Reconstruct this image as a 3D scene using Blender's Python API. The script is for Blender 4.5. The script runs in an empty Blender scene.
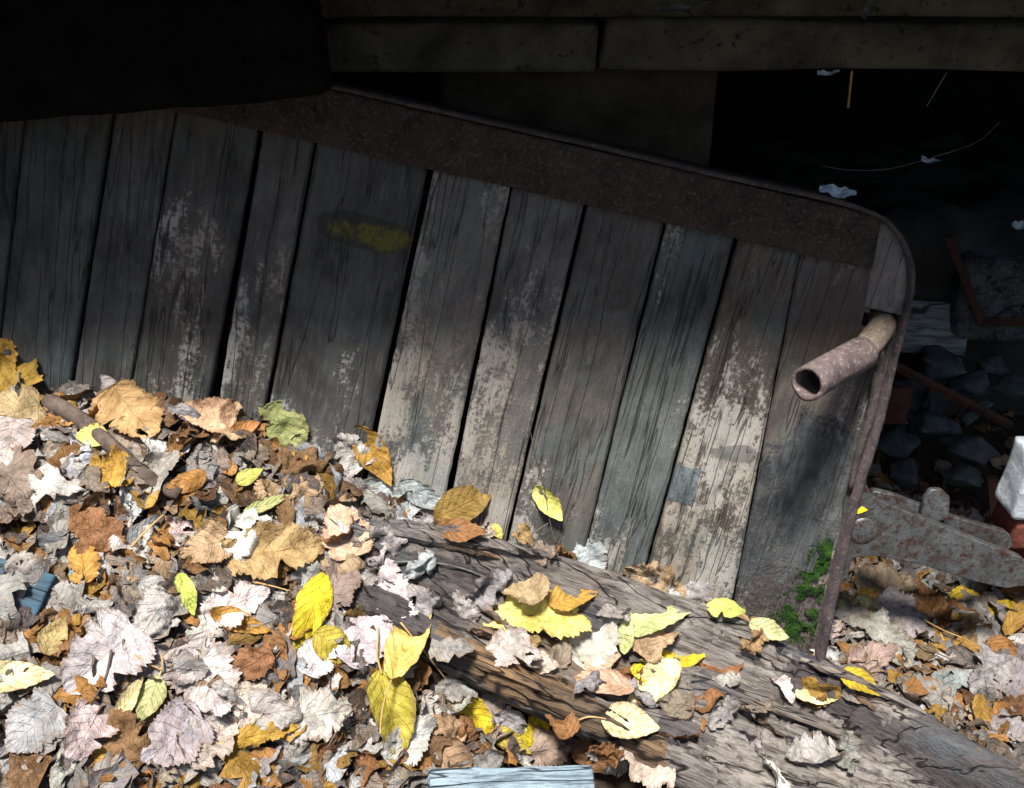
import bpy, bmesh, math, random
import numpy as np
from mathutils import Vector, Matrix
from mathutils.bvhtree import BVHTree

sc = bpy.context.scene
COL = sc.collection
R = math.radians
random.seed(11)
rng = np.random.default_rng(11)

# ------------------------------------------------------------------ camera
PITCH = R(32.0)
FPX = 1000.0
CAM = Vector((0, -1.3 * math.cos(PITCH), 1.3 * math.sin(PITCH)))
cam_d = bpy.data.cameras.new('camera')
cam_d.sensor_width = 36
cam_d.lens = FPX / 1024 * 36
cam_d.clip_start = 0.02
cam_d.clip_end = 500
cam = bpy.data.objects.new('camera', cam_d)
COL.objects.link(cam)
cam.location = CAM
cam.rotation_euler = (math.pi / 2 - PITCH, 0, 0)
sc.camera = cam

# ------------------------------------------------------------------ world, sun, exposure
SUN_EL = 71.0
SUN_AZ = 200.0          # where the sun stands, clockwise from +Y
w = bpy.data.worlds.new('World'); sc.world = w; w.use_nodes = True
nt = w.node_tree
for n in list(nt.nodes): nt.nodes.remove(n)
wo = nt.nodes.new('ShaderNodeOutputWorld'); wb = nt.nodes.new('ShaderNodeBackground')
sky = nt.nodes.new('ShaderNodeTexSky'); sky.sky_type = 'NISHITA'; sky.sun_disc = False
sky.sun_elevation = R(SUN_EL); sky.sun_rotation = R(SUN_AZ); sky.air_density = 1.0; sky.dust_density = 2.0
nt.links.new(sky.outputs[0], wb.inputs[0]); wb.inputs[1].default_value = 0.06
nt.links.new(wb.outputs[0], wo.inputs[0])
sd = bpy.data.lights.new('sun', 'SUN'); sd.energy = 5.0; sd.angle = R(10.0); sd.color = (1.0, 0.985, 0.955)
sun = bpy.data.objects.new('sun', sd); COL.objects.link(sun)
SUNV = Vector((math.sin(R(SUN_AZ)) * math.cos(R(SUN_EL)), math.cos(R(SUN_AZ)) * math.cos(R(SUN_EL)), math.sin(R(SUN_EL))))
sun.rotation_euler = SUNV.to_track_quat('Z', 'Y').to_euler()
sun.location = (0, -3, 4)
vs = sc.view_settings
vs.view_transform = 'Standard'; vs.look = 'None'; vs.exposure = 0.95; vs.gamma = 1.0; vs.use_curve_mapping = False
sc.cycles.max_bounces = 6
sc.cycles.diffuse_bounces = 4
sc.cycles.use_adaptive_sampling = True
sc.cycles.adaptive_threshold = 0.02

# ------------------------------------------------------------------ projection helpers (measuring from the photograph)
FWD = Vector((0, math.cos(PITCH), -math.sin(PITCH)))
UPV = Vector((0, math.sin(PITCH), math.cos(PITCH)))
def ray(px, py):
    return (FWD + Vector((1, 0, 0)) * ((px - 512) / FPX) - UPV * ((py - 394) / FPX)).normalized()
def hit_plane(px, py, p, n):
    d = ray(px, py)
    return CAM + d * ((p - CAM).dot(n) / d.dot(n))
def at_y(px, py, y): return hit_plane(px, py, Vector((0, y, 0)), Vector((0, 1, 0)))
def at_z(px, py, z): return hit_plane(px, py, Vector((0, 0, z)), Vector((0, 0, 1)))

# panel frame: leans back, rolled clockwise
LEAN, ROLL = R(14), R(12.5)
PN = Vector((0, -math.cos(LEAN), math.sin(LEAN)))
PW = Vector((1, 0, 0)); PH = Vector((0, math.sin(LEAN), math.cos(LEAN)))
PU = PW * math.cos(ROLL) - PH * math.sin(ROLL)
PV = PW * math.sin(ROLL) + PH * math.cos(ROLL)
PANEL = Matrix(((PU.x, PV.x, PN.x, 0), (PU.y, PV.y, PN.y, 0), (PU.z, PV.z, PN.z, 0), (0, 0, 0, 1)))
def uv(px, py, d=0.0):
    p = hit_plane(px, py, PN * d, PN)
    return p.dot(PU), p.dot(PV)
def P3(u, v, d): return PU * u + PV * v + PN * d

# ------------------------------------------------------------------ numpy noise
_perm = rng.random((64, 64, 64))
def vnoise(p):
    p = np.asarray(p, float); i = np.floor(p).astype(int); f = p - i; f = f * f * (3 - 2 * f)
    r = 0
    for dx in (0, 1):
        for dy in (0, 1):
            for dz in (0, 1):
                wgt = (f[..., 0] if dx else 1 - f[..., 0]) * (f[..., 1] if dy else 1 - f[..., 1]) * (f[..., 2] if dz else 1 - f[..., 2])
                r = r + wgt * _perm[(i[..., 0] + dx) % 64, (i[..., 1] + dy) % 64, (i[..., 2] + dz) % 64]
    return r * 2 - 1
def fbm(p, o=4):
    p = np.asarray(p, float); a, s, r = 1.0, 0.0, 0
    for k in range(o):
        r = r + a * vnoise(p * (2 ** k) + 7.3 * k); s += a; a *= 0.5
    return r / s
def sstep(a, b, x):
    t = np.clip((np.asarray(x, float) - a) / (b - a), 0, 1); return t * t * (3 - 2 * t)

# ------------------------------------------------------------------ object helpers
def tag(o, label=None, cat=None, group=None, kind=None):
    if label: o['label'] = label
    if cat: o['category'] = cat
    if group: o['group'] = group
    if kind: o['kind'] = kind
    return o
def link(name, me, mat=None, parent=None, smooth=False):
    o = bpy.data.objects.new(name, me); COL.objects.link(o)
    if mat and not me.materials: me.materials.append(mat)
    if parent: o.parent = parent
    if smooth:
        me.polygons.foreach_set('use_smooth', [True] * len(me.polygons))
    return o
def empty(name, loc=(0, 0, 0), mtx=None):
    o = bpy.data.objects.new(name, None); COL.objects.link(o); o.empty_display_size = 0.05
    if mtx is not None: o.matrix_world = mtx
    else: o.location = loc
    return o
def pydata(name, v, f):
    me = bpy.data.meshes.new(name)
    me.from_pydata([tuple(map(float, a)) for a in v], [], [tuple(map(int, a)) for a in f]); me.update(); return me
def grid_faces(n, m, off=0, flip=False):
    f = []
    for i in range(n - 1):
        for j in range(m - 1):
            a = off + i * m + j
            q = (a, a + 1, a + m + 1, a + m)
            f.append(q[::-1] if flip else q)
    return f
def slab_from_grid(P, Q):
    """closed solid from a front grid P and a back grid Q (n,m,3)"""
    n, m = P.shape[:2]
    v = np.concatenate([P.reshape(-1, 3), Q.reshape(-1, 3)]); N = n * m
    f = grid_faces(n, m, 0, True) + grid_faces(n, m, N, False)
    bd = [(i, 0) for i in range(n)] + [(n - 1, j) for j in range(1, m)] + [(i, m - 1) for i in range(n - 2, -1, -1)] + [(0, j) for j in range(m - 2, 0, -1)]
    k = len(bd)
    for a in range(k):
        i0, j0 = bd[a]; i1, j1 = bd[(a + 1) % k]
        p, q = i0 * m + j0, i1 * m + j1
        f.append((q, p, p + N, q + N)[::-1])
    return v, f
def recalc(me):
    bm = bmesh.new(); bm.from_mesh(me); bmesh.ops.recalc_face_normals(bm, faces=bm.faces); bm.to_mesh(me); bm.free()
def rough_box(name, size, seed=0, amp=0.004, cuts=6, bevel=0.006):
    bm = bmesh.new(); bmesh.ops.create_cube(bm, size=1)
    bmesh.ops.scale(bm, vec=size, verts=bm.verts)
    bmesh.ops.bevel(bm, geom=list(bm.edges), offset=bevel, segments=2, affect='EDGES', profile=0.6)
    if cuts:
        long = [e for e in bm.edges if e.calc_length() > max(size) / cuts]
        bmesh.ops.subdivide_edges(bm, edges=long, cuts=cuts, use_grid_fill=True)
    bm.verts.ensure_lookup_table()
    p = np.array([v.co for v in bm.verts]); s = seed * 3.7
    q = p * 14 + s
    d = np.stack([fbm(q + 3.1), fbm(q + 17.7), fbm(q + 31.3)], 1) * amp
    for v, dd in zip(bm.verts, d): v.co += Vector(dd)
    me = bpy.data.meshes.new(name); bm.to_mesh(me); bm.free(); return me
def tube_mesh(name, pts, rad, sides=10, closed_ends=True, jitter=0.0, seed=0):
    pts = [Vector(p) for p in pts]
    n = len(pts); rad = [rad] * n if not hasattr(rad, '__len__') else rad
    v, f = [], []
    up = Vector((0.13, 0.31, 0.94))
    for i, p in enumerate(pts):
        t = (pts[min(i + 1, n - 1)] - pts[max(i - 1, 0)]).normalized()
        a = t.cross(up)
        if a.length < 0.05: a = t.cross(Vector((1, 0, 0)))
        a.normalize(); b = t.cross(a)
        up = b.cross(t) if False else up
        for k in range(sides):
            th = 2 * math.pi * k / sides
            r = rad[i] * (1 + jitter * float(vnoise(np.array([i * 0.9 + seed, k * 1.3, seed * 2.1]))))
            v.append(p + (a * math.cos(th) + b * math.sin(th)) * r)
    for i in range(n - 1):
        for k in range(sides):
            k2 = (k + 1) % sides
            f.append((i * sides + k, i * sides + k2, (i + 1) * sides + k2, (i + 1) * sides + k))
    if closed_ends:
        f.append(tuple(range(sides))[::-1]); f.append(tuple((n - 1) * sides + k for k in range(sides)))
    me = pydata(name, v, f); recalc(me); return me
def smooth_path(pts, n):
    """Catmull-Rom through points"""
    P = np.array([list(p) for p in pts], float)
    P = np.vstack([2 * P[0] - P[1], P, 2 * P[-1] - P[-2]])
    out = []
    m = len(P) - 3
    for k in range(n):
        t = k / (n - 1) * m; i = min(int(t), m - 1); t -= i
        a, b, c, d = P[i:i + 4]
        out.append(0.5 * (2 * b + (c - a) * t + (2 * a - 5 * b + 4 * c - d) * t * t + (3 * b - a - 3 * c + d) * t ** 3))
    return np.array(out)

# ------------------------------------------------------------------ material helpers
class NT:
    def __init__(s, name):
        s.m = bpy.data.materials.new(name); s.m.use_nodes = True; s.t = s.m.node_tree
        for n in list(s.t.nodes): s.t.nodes.remove(n)
        s.out = s.n('ShaderNodeOutputMaterial'); s.b = s.n('ShaderNodeBsdfPrincipled')
        s.l(s.b.outputs[0], s.out.inputs[0])
    def n(s, k, **kw):
        n = s.t.nodes.new(k)
        for a, b in kw.items(): setattr(n, a, b)
        return n
    def l(s, a, b): s.t.links.new(a, b)
    def val(s, sock, x):
        if hasattr(x, 'default_value') or isinstance(x, bpy.types.NodeSocket): s.l(x, sock)
        else: sock.default_value = x
    def math(s, op, a, b=0.0, c=0.0, clamp=False):
        n = s.n('ShaderNodeMath', operation=op, use_clamp=clamp)
        s.val(n.inputs[0], a); s.val(n.inputs[1], b); s.val(n.inputs[2], c); return n.outputs[0]
    def mix(s, fac, a, b, mode='MIX'):
        n = s.n('ShaderNodeMix', data_type='RGBA', blend_type=mode)
        s.val(n.inputs[0], fac)
        for k, x in ((6, a), (7, b)):
            if isinstance(x, tuple): n.inputs[k].default_value = x if len(x) == 4 else (*x, 1)
            else: s.l(x, n.inputs[k])
        return n.outputs[2]
    def coords(s, scale=(1, 1, 1), kind='Object'):
        tc = s.n('ShaderNodeTexCoord'); mp = s.n('ShaderNodeMapping'); mp.inputs['Scale'].default_value = scale
        s.l(tc.outputs[kind], mp.inputs[0]); return mp.outputs[0]
    def noise(s, vec, scale, detail=5, rough=0.6, dist=0.0, w=None):
        n = s.n('ShaderNodeTexNoise'); n.noise_dimensions = '4D' if w is not None else '3D'
        s.l(vec, n.inputs['Vector']); n.inputs['Scale'].default_value = scale; n.inputs['Detail'].default_value = detail
        n.inputs['Roughness'].default_value = rough; n.inputs['Distortion'].default_value = dist
        if w is not None: s.val(n.inputs['W'], w)
        return n.outputs[0]
    def ramp(s, fac, stops):
        r = s.n('ShaderNodeValToRGB'); s.l(fac, r.inputs[0])
        e = r.color_ramp.elements
        while len(e) < len(stops): e.new(0.5)
        for k, (p, c) in enumerate(stops):
            e[k].position = p; e[k].color = (c, c, c, 1) if not hasattr(c, '__len__') else ((*c, 1) if len(c) == 3 else c)
        return r.outputs[0]
    def bump(s, h, strength, dist, prev=None):
        b = s.n('ShaderNodeBump'); b.inputs['Strength'].default_value = strength; b.inputs['Distance'].default_value = dist
        s.l(h, b.inputs['Height'])
        if prev is not None: s.l(prev, b.inputs['Normal'])
        return b.outputs[0]
    def relief(s, *hs):
        t = None
        for h, d in hs:
            x = s.math('MULTIPLY', h, d); t = x if t is None else s.math('ADD', t, x)
        b = s.n('ShaderNodeBump'); b.inputs['Strength'].default_value = 1.0; b.inputs['Distance'].default_value = 1.0; s.l(t, b.inputs['Height']); return b.outputs[0]
    def fin(s, col, rough=0.8, normal=None, spec=0.3, metal=0.0):
        if isinstance(col, tuple): s.b.inputs['Base Color'].default_value = (*col, 1)
        else: s.l(col, s.b.inputs['Base Color'])
        s.val(s.b.inputs['Roughness'], rough); s.b.inputs['Specular IOR Level'].default_value = spec
        s.val(s.b.inputs['Metallic'], metal)
        if normal is not None: s.l(normal, s.b.inputs['Normal'])
        return s.m

# weathered plank: object colour = tint, alpha = how much pale flaking remains
def plank_material(dark_coat=False):
    M = NT('dark_coated_plank' if dark_coat else 'weathered_plank'); oi = M.n('ShaderNodeObjectInfo')
    def cc(sc):
        v = M.coords(sc); ad = M.n('ShaderNodeVectorMath', operation='MULTIPLY_ADD'); M.l(oi.outputs['Random'], ad.inputs[0]); ad.inputs[1].default_value = (37.0, 11.0, 53.0); M.l(v, ad.inputs[2]); return ad.outputs[0]
    c = cc((1, 1, 1)); cg = cc((1, 0.11, 1)); cp = cc((1, 0.45, 1)); cf = cc((1, 0.2, 1))
    grain = M.noise(cg, 210, 6, 0.7, 0.25); grain2 = M.noise(cf, 520, 3, 0.65)
    mott = M.noise(cp, 17, 7, 0.70, 0.25); big = M.noise(cp, 7, 3, 0.55, 0.2); fine = M.noise(c, 170, 5, 0.72, 0.2)
    base = M.mix(M.ramp(mott, [(0.34, 0.0), (0.66, 1.0)]), (0.050, 0.048, 0.045), (0.168, 0.156, 0.140))
    base = M.mix(1.0, base, oi.outputs['Color'], 'MULTIPLY')
    base = M.mix(M.ramp(grain, [(0.33, 0.42), (0.45, 0.0)]), base, (0.035, 0.03, 0.027))
    base = M.mix(M.math('MULTIPLY', M.ramp(grain, [(0.54, 0.0), (0.70, 1.0)]), 0.22), base, (0.30, 0.275, 0.245))
    pale_n = M.math('ADD', M.math('MULTIPLY', mott, 0.62), M.math('ADD', M.math('MULTIPLY', fine, 0.33), M.math('MULTIPLY', grain, 0.20)))
    pale_n = M.math('ADD', pale_n, M.math('MULTIPLY', M.math('SUBTRACT', oi.outputs['Alpha'], 0.5), 0.42))
    sxv = M.n('ShaderNodeSeparateXYZ'); M.l(M.coords((1, 1, 1)), sxv.inputs[0])
    pale_n = M.math('SUBTRACT', pale_n, M.math('MULTIPLY', M.math('ADD', sxv.outputs[1], 0.05), 0.30))     # the foot of the boards is worn most
    pale_n = M.math('ADD', pale_n, M.math('MULTIPLY', M.math('SUBTRACT', big, 0.5), 0.5))
    pale = M.ramp(pale_n, [(0.615, 0.0), (0.665, 1.0)])
    palec = M.mix(M.ramp(big, [(0.4, 0.0), (0.6, 1.0)]), (0.27, 0.225, 0.17), (0.44, 0.405, 0.355))
    base = M.mix(M.math('MULTIPLY', pale, 0.66), base, palec)
    ck = M.math('ABSOLUTE', M.math('SUBTRACT', M.noise(cc((1, 0.045, 1)), 38, 3, 0.5, 0.3), 0.5))
    base = M.mix(M.ramp(ck, [(0.003, 0.8), (0.010, 0.0)]), base, (0.014, 0.012, 0.011))
    blot = M.noise(cp, 34, 5, 0.65, 0.6)
    base = M.mix(M.math('MULTIPLY', M.ramp(blot, [(0.55, 0.0), (0.68, 1.0)]), 0.6), base, (0.055, 0.048, 0.042))
    base = M.mix(M.ramp(fine, [(0.27, 0.8), (0.40, 0.0)]), base, (0.03, 0.027, 0.025))
    base = M.mix(M.ramp(grain2, [(0.32, 0.5), (0.42, 0.0)]), base, (0.05, 0.042, 0.036))
    base = M.mix(M.math('MULTIPLY', M.ramp(M.noise(c, 10, 5, 0.6, 0.4), [(0.52, 0.0), (0.7, 1.0)]), 0.4), base, (0.10, 0.14, 0.135))
    hs = [(M.ramp(ck, [(0.0, 0.0), (0.016, 1.0)]), 0.0012), (grain, 0.0026), (pale, 0.0007), (fine, 0.0010)]
    rough = 0.82
    co = M.coords((1, 1, 1)); sx = M.n('ShaderNodeSeparateXYZ'); M.l(co, sx.inputs[0]); wob = M.noise(co, 20, 6, 0.72, 0.5); wob2 = M.noise(cp, 45, 5, 0.7, 0.4)
    def ell(px, py, ru, rv, amp, soft, square=False):
        cu, cv = uv(px, py)
        du = M.math('DIVIDE', M.math('SUBTRACT', sx.outputs[0], cu), ru); dv = M.math('DIVIDE', M.math('SUBTRACT', sx.outputs[1], cv), rv)
        r = M.math('SQRT', M.math('ADD', M.math('MULTIPLY', du, du), M.math('MULTIPLY', dv, dv)))
        if square: r = M.math('MAXIMUM', M.math('ABSOLUTE', du), M.math('ABSOLUTE', dv))
        r = M.math('ADD', r, M.math('MULTIPLY', M.math('SUBTRACT', M.math('ADD', M.math('MULTIPLY', wob, 0.7), M.math('MULTIPLY', wob2, 0.3)), 0.5), amp))
        return M.ramp(M.math('MULTIPLY', r, 0.5), [(0.5 - soft, 1.0), (0.5, 0.0)])
    if not dark_coat:
        knot = ell(364, 232, 0.064, 0.023, 0.9, 0.05); lich = ell(376, 236, 0.056, 0.018, 2.6, 0.16)
        base = M.mix(M.math('MULTIPLY', knot, 0.65), base, (0.030, 0.028, 0.022))
        base = M.mix(M.math('MULTIPLY', M.math('MULTIPLY', lich, knot), M.ramp(fine, [(0.36, 0.15), (0.55, 0.95)])), base, (0.135, 0.118, 0.020))
        blue = ell(684, 484, 0.019, 0.028, 1.6, 0.02, True); blue2 = ell(735, 455, 0.036, 0.015, 3.0, 0.08)
        base = M.mix(M.math('MULTIPLY', blue, 0.85), base, M.mix(M.ramp(wob2, [(0.35, 0.0), (0.65, 1.0)]), (0.035, 0.05, 0.058), (0.11, 0.14, 0.15)))
        base = M.mix(M.math('MULTIPLY', blue2, 0.6), base, (0.055, 0.058, 0.055))
        hs += [(knot, 0.0012), (blue, 0.0015), (lich, 0.0010)]
    else:
        coat = ell(795, 520, 0.085, 0.155, 1.9, 0.08)
        cx = M.mix(M.ramp(wob2, [(0.35, 0.0), (0.65, 1.0)]), (0.022, 0.025, 0.028), (0.095, 0.096, 0.095))
        base = M.mix(M.math('MULTIPLY', coat, 0.92), base, cx)
        low = ell(785, 620, 0.085, 0.095, 2.4, 0.10)
        base = M.mix(M.math('MULTIPLY', low, 0.85), base, M.mix(M.ramp(fine, [(0.35, 0.0), (0.65, 1.0)]), (0.028, 0.022, 0.020), (0.10, 0.08, 0.072)))
        up = ell(825, 320, 0.060, 0.085, 2.0, 0.25)
        base = M.mix(M.math('MULTIPLY', up, 0.7), base, M.mix(grain, (0.02, 0.016, 0.014), (0.10, 0.075, 0.06)))
        hs += [(coat, 0.0010), (low, 0.0014), (wob2, 0.0020)]; rough = 0.72
    return M.fin(base, rough, M.relief(*hs), 0.25)
def rust_material(name, dark, mid, light, light_at=0.62, scale=1.0, pit=0.5, bump_d=0.003, rough=0.85, metal=0.15):
    M = NT(name); c = M.coords((1, 1, 1)); oi = M.n('ShaderNodeObjectInfo'); W = M.math('MULTIPLY', oi.outputs['Random'], 40.0)
    a = M.noise(c, 26 * scale, 6, 0.7, 0.3, W); b = M.noise(c, 140 * scale, 5, 0.7, 0.0, W); v = M.noise(c, 420 * scale, 3, 0.6, 0.0, W)
    col = M.mix(M.ramp(a, [(0.35, 0.0), (0.62, 1.0)]), dark, mid)
    col = M.mix(M.ramp(b, [(light_at - 0.05, 0.0), (light_at + 0.08, 1.0)]), col, light)
    col = M.mix(M.ramp(v, [(0.34, 0.6), (0.46, 0.0)]), col, tuple(x * 0.35 for x in dark))
    n = M.relief((a, pit * bump_d), (b, pit * bump_d * 0.5), (v, pit * bump_d * 0.22))
    return M.fin(col, rough, n, 0.35, metal)
def leaf_material(name, attr=False):
    M = NT(name); oi = M.n('ShaderNodeObjectInfo'); tc = M.n('ShaderNodeTexCoord')
    if attr: at = M.n('ShaderNodeAttribute', attribute_name='Col'); basec = at.outputs['Color']; W = at.outputs['Alpha']
    else: basec = oi.outputs['Color']; W = oi.outputs['Random']
    ad = M.n('ShaderNodeVectorMath', operation='MULTIPLY_ADD'); M.l(W, ad.inputs[0]); ad.inputs[1].default_value = (17.0, 31.0, 23.0); M.l(tc.outputs['Object'], ad.inputs[2]); c = ad.outputs[0]
    uvn = M.n('ShaderNodeUVMap'); uvn.uv_map = 'UVMap'; sx = M.n('ShaderNodeSeparateXYZ'); M.l(uvn.outputs[0], sx.inputs[0])
    a = M.math('MULTIPLY', M.math('ABSOLUTE', M.math('SUBTRACT', sx.outputs[0], 0.5)), 2.0)
    nz = M.noise(c, 30, 5, 0.68, 0.5); nf = M.noise(c, 130, 5, 0.72, 0.3)
    q = M.math('ADD', M.math('SUBTRACT', M.math('MULTIPLY', sx.outputs[1], 7.0), M.math('MULTIPLY', a, 2.1)), M.math('MULTIPLY', nz, 0.6))
    lat = M.math('ABSOLUTE', M.math('SUBTRACT', M.math('FRACT', q), 0.5))
    vein = M.math('MAXIMUM', M.ramp(lat, [(0.0, 1.0), (0.075, 0.0)]), M.ramp(a, [(0.012, 1.0), (0.055, 0.0)]))
    hsv = M.n('ShaderNodeHueSaturation'); M.l(basec, hsv.inputs['Color']); hsv.inputs['Saturation'].default_value = 1.2; hsv.inputs['Value'].default_value = 0.34
    col = M.mix(M.math('MULTIPLY', M.ramp(nz, [(0.40, 0.0), (0.62, 1.0)]), 0.8), basec, hsv.outputs[0])
    warm = M.mix(0.55, basec, (0.22, 0.12, 0.055))
    col = M.mix(M.math('MULTIPLY', M.ramp(nf, [(0.50, 0.0), (0.62, 1.0)]), 0.75), col, warm)
    col = M.mix(M.ramp(nf, [(0.28, 0.8), (0.37, 0.0)]), col, (0.05, 0.03, 0.018))
    edge = M.math('MULTIPLY', M.ramp(a, [(0.75, 0.0), (1.0, 1.0)]), M.ramp(nf, [(0.40, 0.0), (0.58, 1.0)]))
    col = M.mix(M.math('MULTIPLY', edge, 0.7), col, (0.17, 0.09, 0.04))
    col = M.mix(M.math('MULTIPLY', vein, 0.24), col, hsv.outputs[0])
    n = M.relief((vein, 0.0007), (nf, 0.0028), (nz, 0.007))
    M.fin(col, 0.6, n, 0.3)
    if not attr:
        tr = M.n('ShaderNodeBsdfTranslucent'); M.l(col, tr.inputs[0]); mx = M.n('ShaderNodeMixShader'); mx.inputs[0].default_value = 0.14
        M.l(M.b.outputs[0], mx.inputs[1]); M.l(tr.outputs[0], mx.inputs[2]); M.l(mx.outputs[0], M.out.inputs[0])
    return M.m
def old_wood(name, dark, mid, pale, axis=0, orange=None, blue=None, paint=None):
    M = NT(name); s = [1, 1, 1]; s[axis] = 0.08; cg = M.coords(tuple(s)); s[axis] = 0.35; cp = M.coords(tuple(s)); c = M.coords()
    grain = M.noise(cg, 150, 7, 0.68, 0.35); g2 = M.noise(cg, 420, 4, 0.6); mott = M.noise(cp, 20, 6, 0.65, 0.4); fine = M.noise(c, 150, 5, 0.7)
    col = M.mix(M.ramp(mott, [(0.36, 0.0), (0.64, 1.0)]), mid, pale)
    col = M.mix(M.ramp(grain, [(0.38, 0.85), (0.53, 0.0)]), col, dark)
    col = M.mix(M.ramp(g2, [(0.32, 0.5), (0.46, 0.0)]), col, dark)
    s = [0.2, 0.6, 0.12]; s[axis] = 0.05; ck = M.math('ABSOLUTE', M.math('SUBTRACT', M.noise(M.coords(tuple(s)), 80, 3, 0.5, 0.1), 0.5))
    col = M.mix(M.ramp(ck, [(0.005, 0.95), (0.018, 0.0)]), col, tuple(x * 0.4 for x in dark))
    if orange: col = M.mix(M.math('MULTIPLY', M.ramp(M.noise(cp, 13, 5, 0.6, 0.5, 4.0), [(0.56, 0.0), (0.66, 1.0)]), 0.7), col, orange)
    if blue: col = M.mix(M.math('MULTIPLY', M.ramp(M.noise(cp, 9, 5, 0.6, 0.5, 11.0), [(0.55, 0.0), (0.66, 1.0)]), 0.75), col, blue)
    if paint: col = M.mix(M.ramp(M.noise(cp, 24, 6, 0.7, 0.5, 21.0), [(0.42, 1.0), (0.56, 0.0)]), col, paint)
    n = M.relief((grain, 0.0048), (mott, 0.0024), (fine, 0.0012), (M.ramp(ck, [(0.0, 0.0), (0.02, 1.0)]), 0.0025))
    return M.fin(col, 0.85, n, 0.2)
def mottled(name, a, b, scale=20, bump=0.005, rough=0.9, spec=0.2, speck=None):
    M = NT(name); c = M.coords(); x = M.noise(c, scale, 7, 0.65, 0.4); y = M.noise(c, scale * 6, 5, 0.7)
    col = M.mix(M.ramp(x, [(0.35, 0.0), (0.65, 1.0)]), a, b)
    if speck: col = M.mix(M.ramp(y, [(0.58, 0.0), (0.66, 1.0)]), col, speck)
    n = M.relief((x, 0.7 * bump), (y, 0.25 * bump))
    return M.fin(col, rough, n, spec)

MAT = {}
MAT['plank'] = plank_material()
MAT['plank_dark'] = plank_material(True)
MAT['rim'] = rust_material('rusted_iron_band', (0.020, 0.015, 0.012), (0.062, 0.043, 0.033), (0.13, 0.095, 0.075), 0.585, 1.7, 1.2)
MAT['strap'] = rust_material('rusted_iron_strap', (0.032, 0.025, 0.025), (0.085, 0.063, 0.06), (0.19, 0.155, 0.15), 0.60, 1.6, 0.7)
MAT['pipe'] = rust_material('rusted_pipe', (0.06, 0.04, 0.035), (0.155, 0.115, 0.105), (0.27, 0.225, 0.21), 0.58, 1.2, 0.5, 0.0025)
MAT['pipe_inner'] = rust_material('yellowed_inner_pipe', (0.11, 0.065, 0.04), (0.25, 0.20, 0.145), (0.34, 0.30, 0.25), 0.58, 1.2, 0.4, 0.002)
MAT['iron'] = rust_material('grey_iron_with_rust_freckles', (0.060, 0.060, 0.058), (0.150, 0.158, 0.157), (0.070, 0.036, 0.026), 0.525, 0.8, 0.6, 0.003, 0.42, 0.55)
MAT['added_backing'] = mottled('added_dark_backing', (0.012, 0.01, 0.009), (0.03, 0.025, 0.022))
MAT['shade_black'] = mottled('added_shade_black', (0.002, 0.002, 0.002), (0.006, 0.006, 0.005), 30, 0.004, 0.95, 0.05)
MAT['soil'] = mottled('dark_leaf_mould', (0.018, 0.013, 0.010), (0.055, 0.04, 0.03), 30, 0.012, 0.95, 0.1, (0.12, 0.09, 0.07))
MAT['leaf'] = leaf_material('dry_leaf')
MAT['litter'] = leaf_material('litter_leaf', True)
MAT['stalk'] = mottled('straw_stalk', (0.30, 0.17, 0.06), (0.50, 0.33, 0.14), 40, 0.001, 0.6)
MAT['twig'] = mottled('dark_twig', (0.05, 0.035, 0.028), (0.13, 0.095, 0.075), 60, 0.002)
MAT['timber'] = old_wood('rotten_timber_wood', (0.028, 0.023, 0.020), (0.098, 0.083, 0.072), (0.265, 0.232, 0.202), 0, (0.17, 0.11, 0.065), (0.034, 0.034, 0.048))
MAT['timber_dark'] = old_wood('wet_dark_wood', (0.025, 0.021, 0.02), (0.06, 0.05, 0.048), (0.11, 0.093, 0.087), 0, None, (0.095, 0.105, 0.115))
MAT['timber_orange'] = old_wood('orange_rotten_wood', (0.028, 0.020, 0.016), (0.105, 0.075, 0.052), (0.25, 0.15, 0.075), 0)
MAT['bluepaint'] = old_wood('blue_painted_wood', (0.02, 0.025, 0.03), (0.05, 0.085, 0.11), (0.09, 0.14, 0.17), 0, None, None, (0.05, 0.10, 0.14))
MAT['palepaint'] = old_wood('pale_blue_painted_wood', (0.06, 0.08, 0.09), (0.22, 0.29, 0.33), (0.36, 0.43, 0.47), 0)
MAT['beam'] = mottled('damp_olive_beam', (0.035, 0.033, 0.021), (0.11, 0.102, 0.07), 12, 0.012, 0.95, 0.1, (0.025, 0.02, 0.014))
MAT['block'] = mottled('damp_brown_block', (0.025, 0.02, 0.013), (0.065, 0.054, 0.036), 14, 0.008, 0.95, 0.1)
MAT['deck'] = mottled('dark_deck_board', (0.05, 0.045, 0.04), (0.12, 0.11, 0.095), 18, 0.004)
MAT['wall'] = mottled('earth_stone_wall', (0.02, 0.018, 0.015), (0.05, 0.045, 0.038), 9, 0.02)
MAT['stone'] = mottled('rubble_stone', (0.022, 0.028, 0.030), (0.085, 0.105, 0.11), 18, 0.006, 0.9, 0.2, (0.07, 0.06, 0.055))
MAT['concrete'] = mottled('gravelly_concrete', (0.03, 0.032, 0.03), (0.10, 0.105, 0.10), 30, 0.015, 0.95, 0.15, (0.2, 0.21, 0.2))
MAT['greyboard'] = old_wood('grey_board', (0.05, 0.05, 0.05), (0.16, 0.175, 0.17), (0.24, 0.26, 0.25), 0)
MAT['redrust'] = rust_material('red_rust', (0.03, 0.014, 0.01), (0.075, 0.03, 0.018), (0.11, 0.055, 0.035), 0.6, 1.0, 0.5)
MAT['white'] = mottled('flaking_whitewash', (0.40, 0.43, 0.45), (0.72, 0.75, 0.77), 40, 0.004, 0.85, 0.2, (0.35, 0.38, 0.40))
MAT['brick'] = mottled('red_brick', (0.09, 0.025, 0.016), (0.20, 0.065, 0.045), 40, 0.004)
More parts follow.
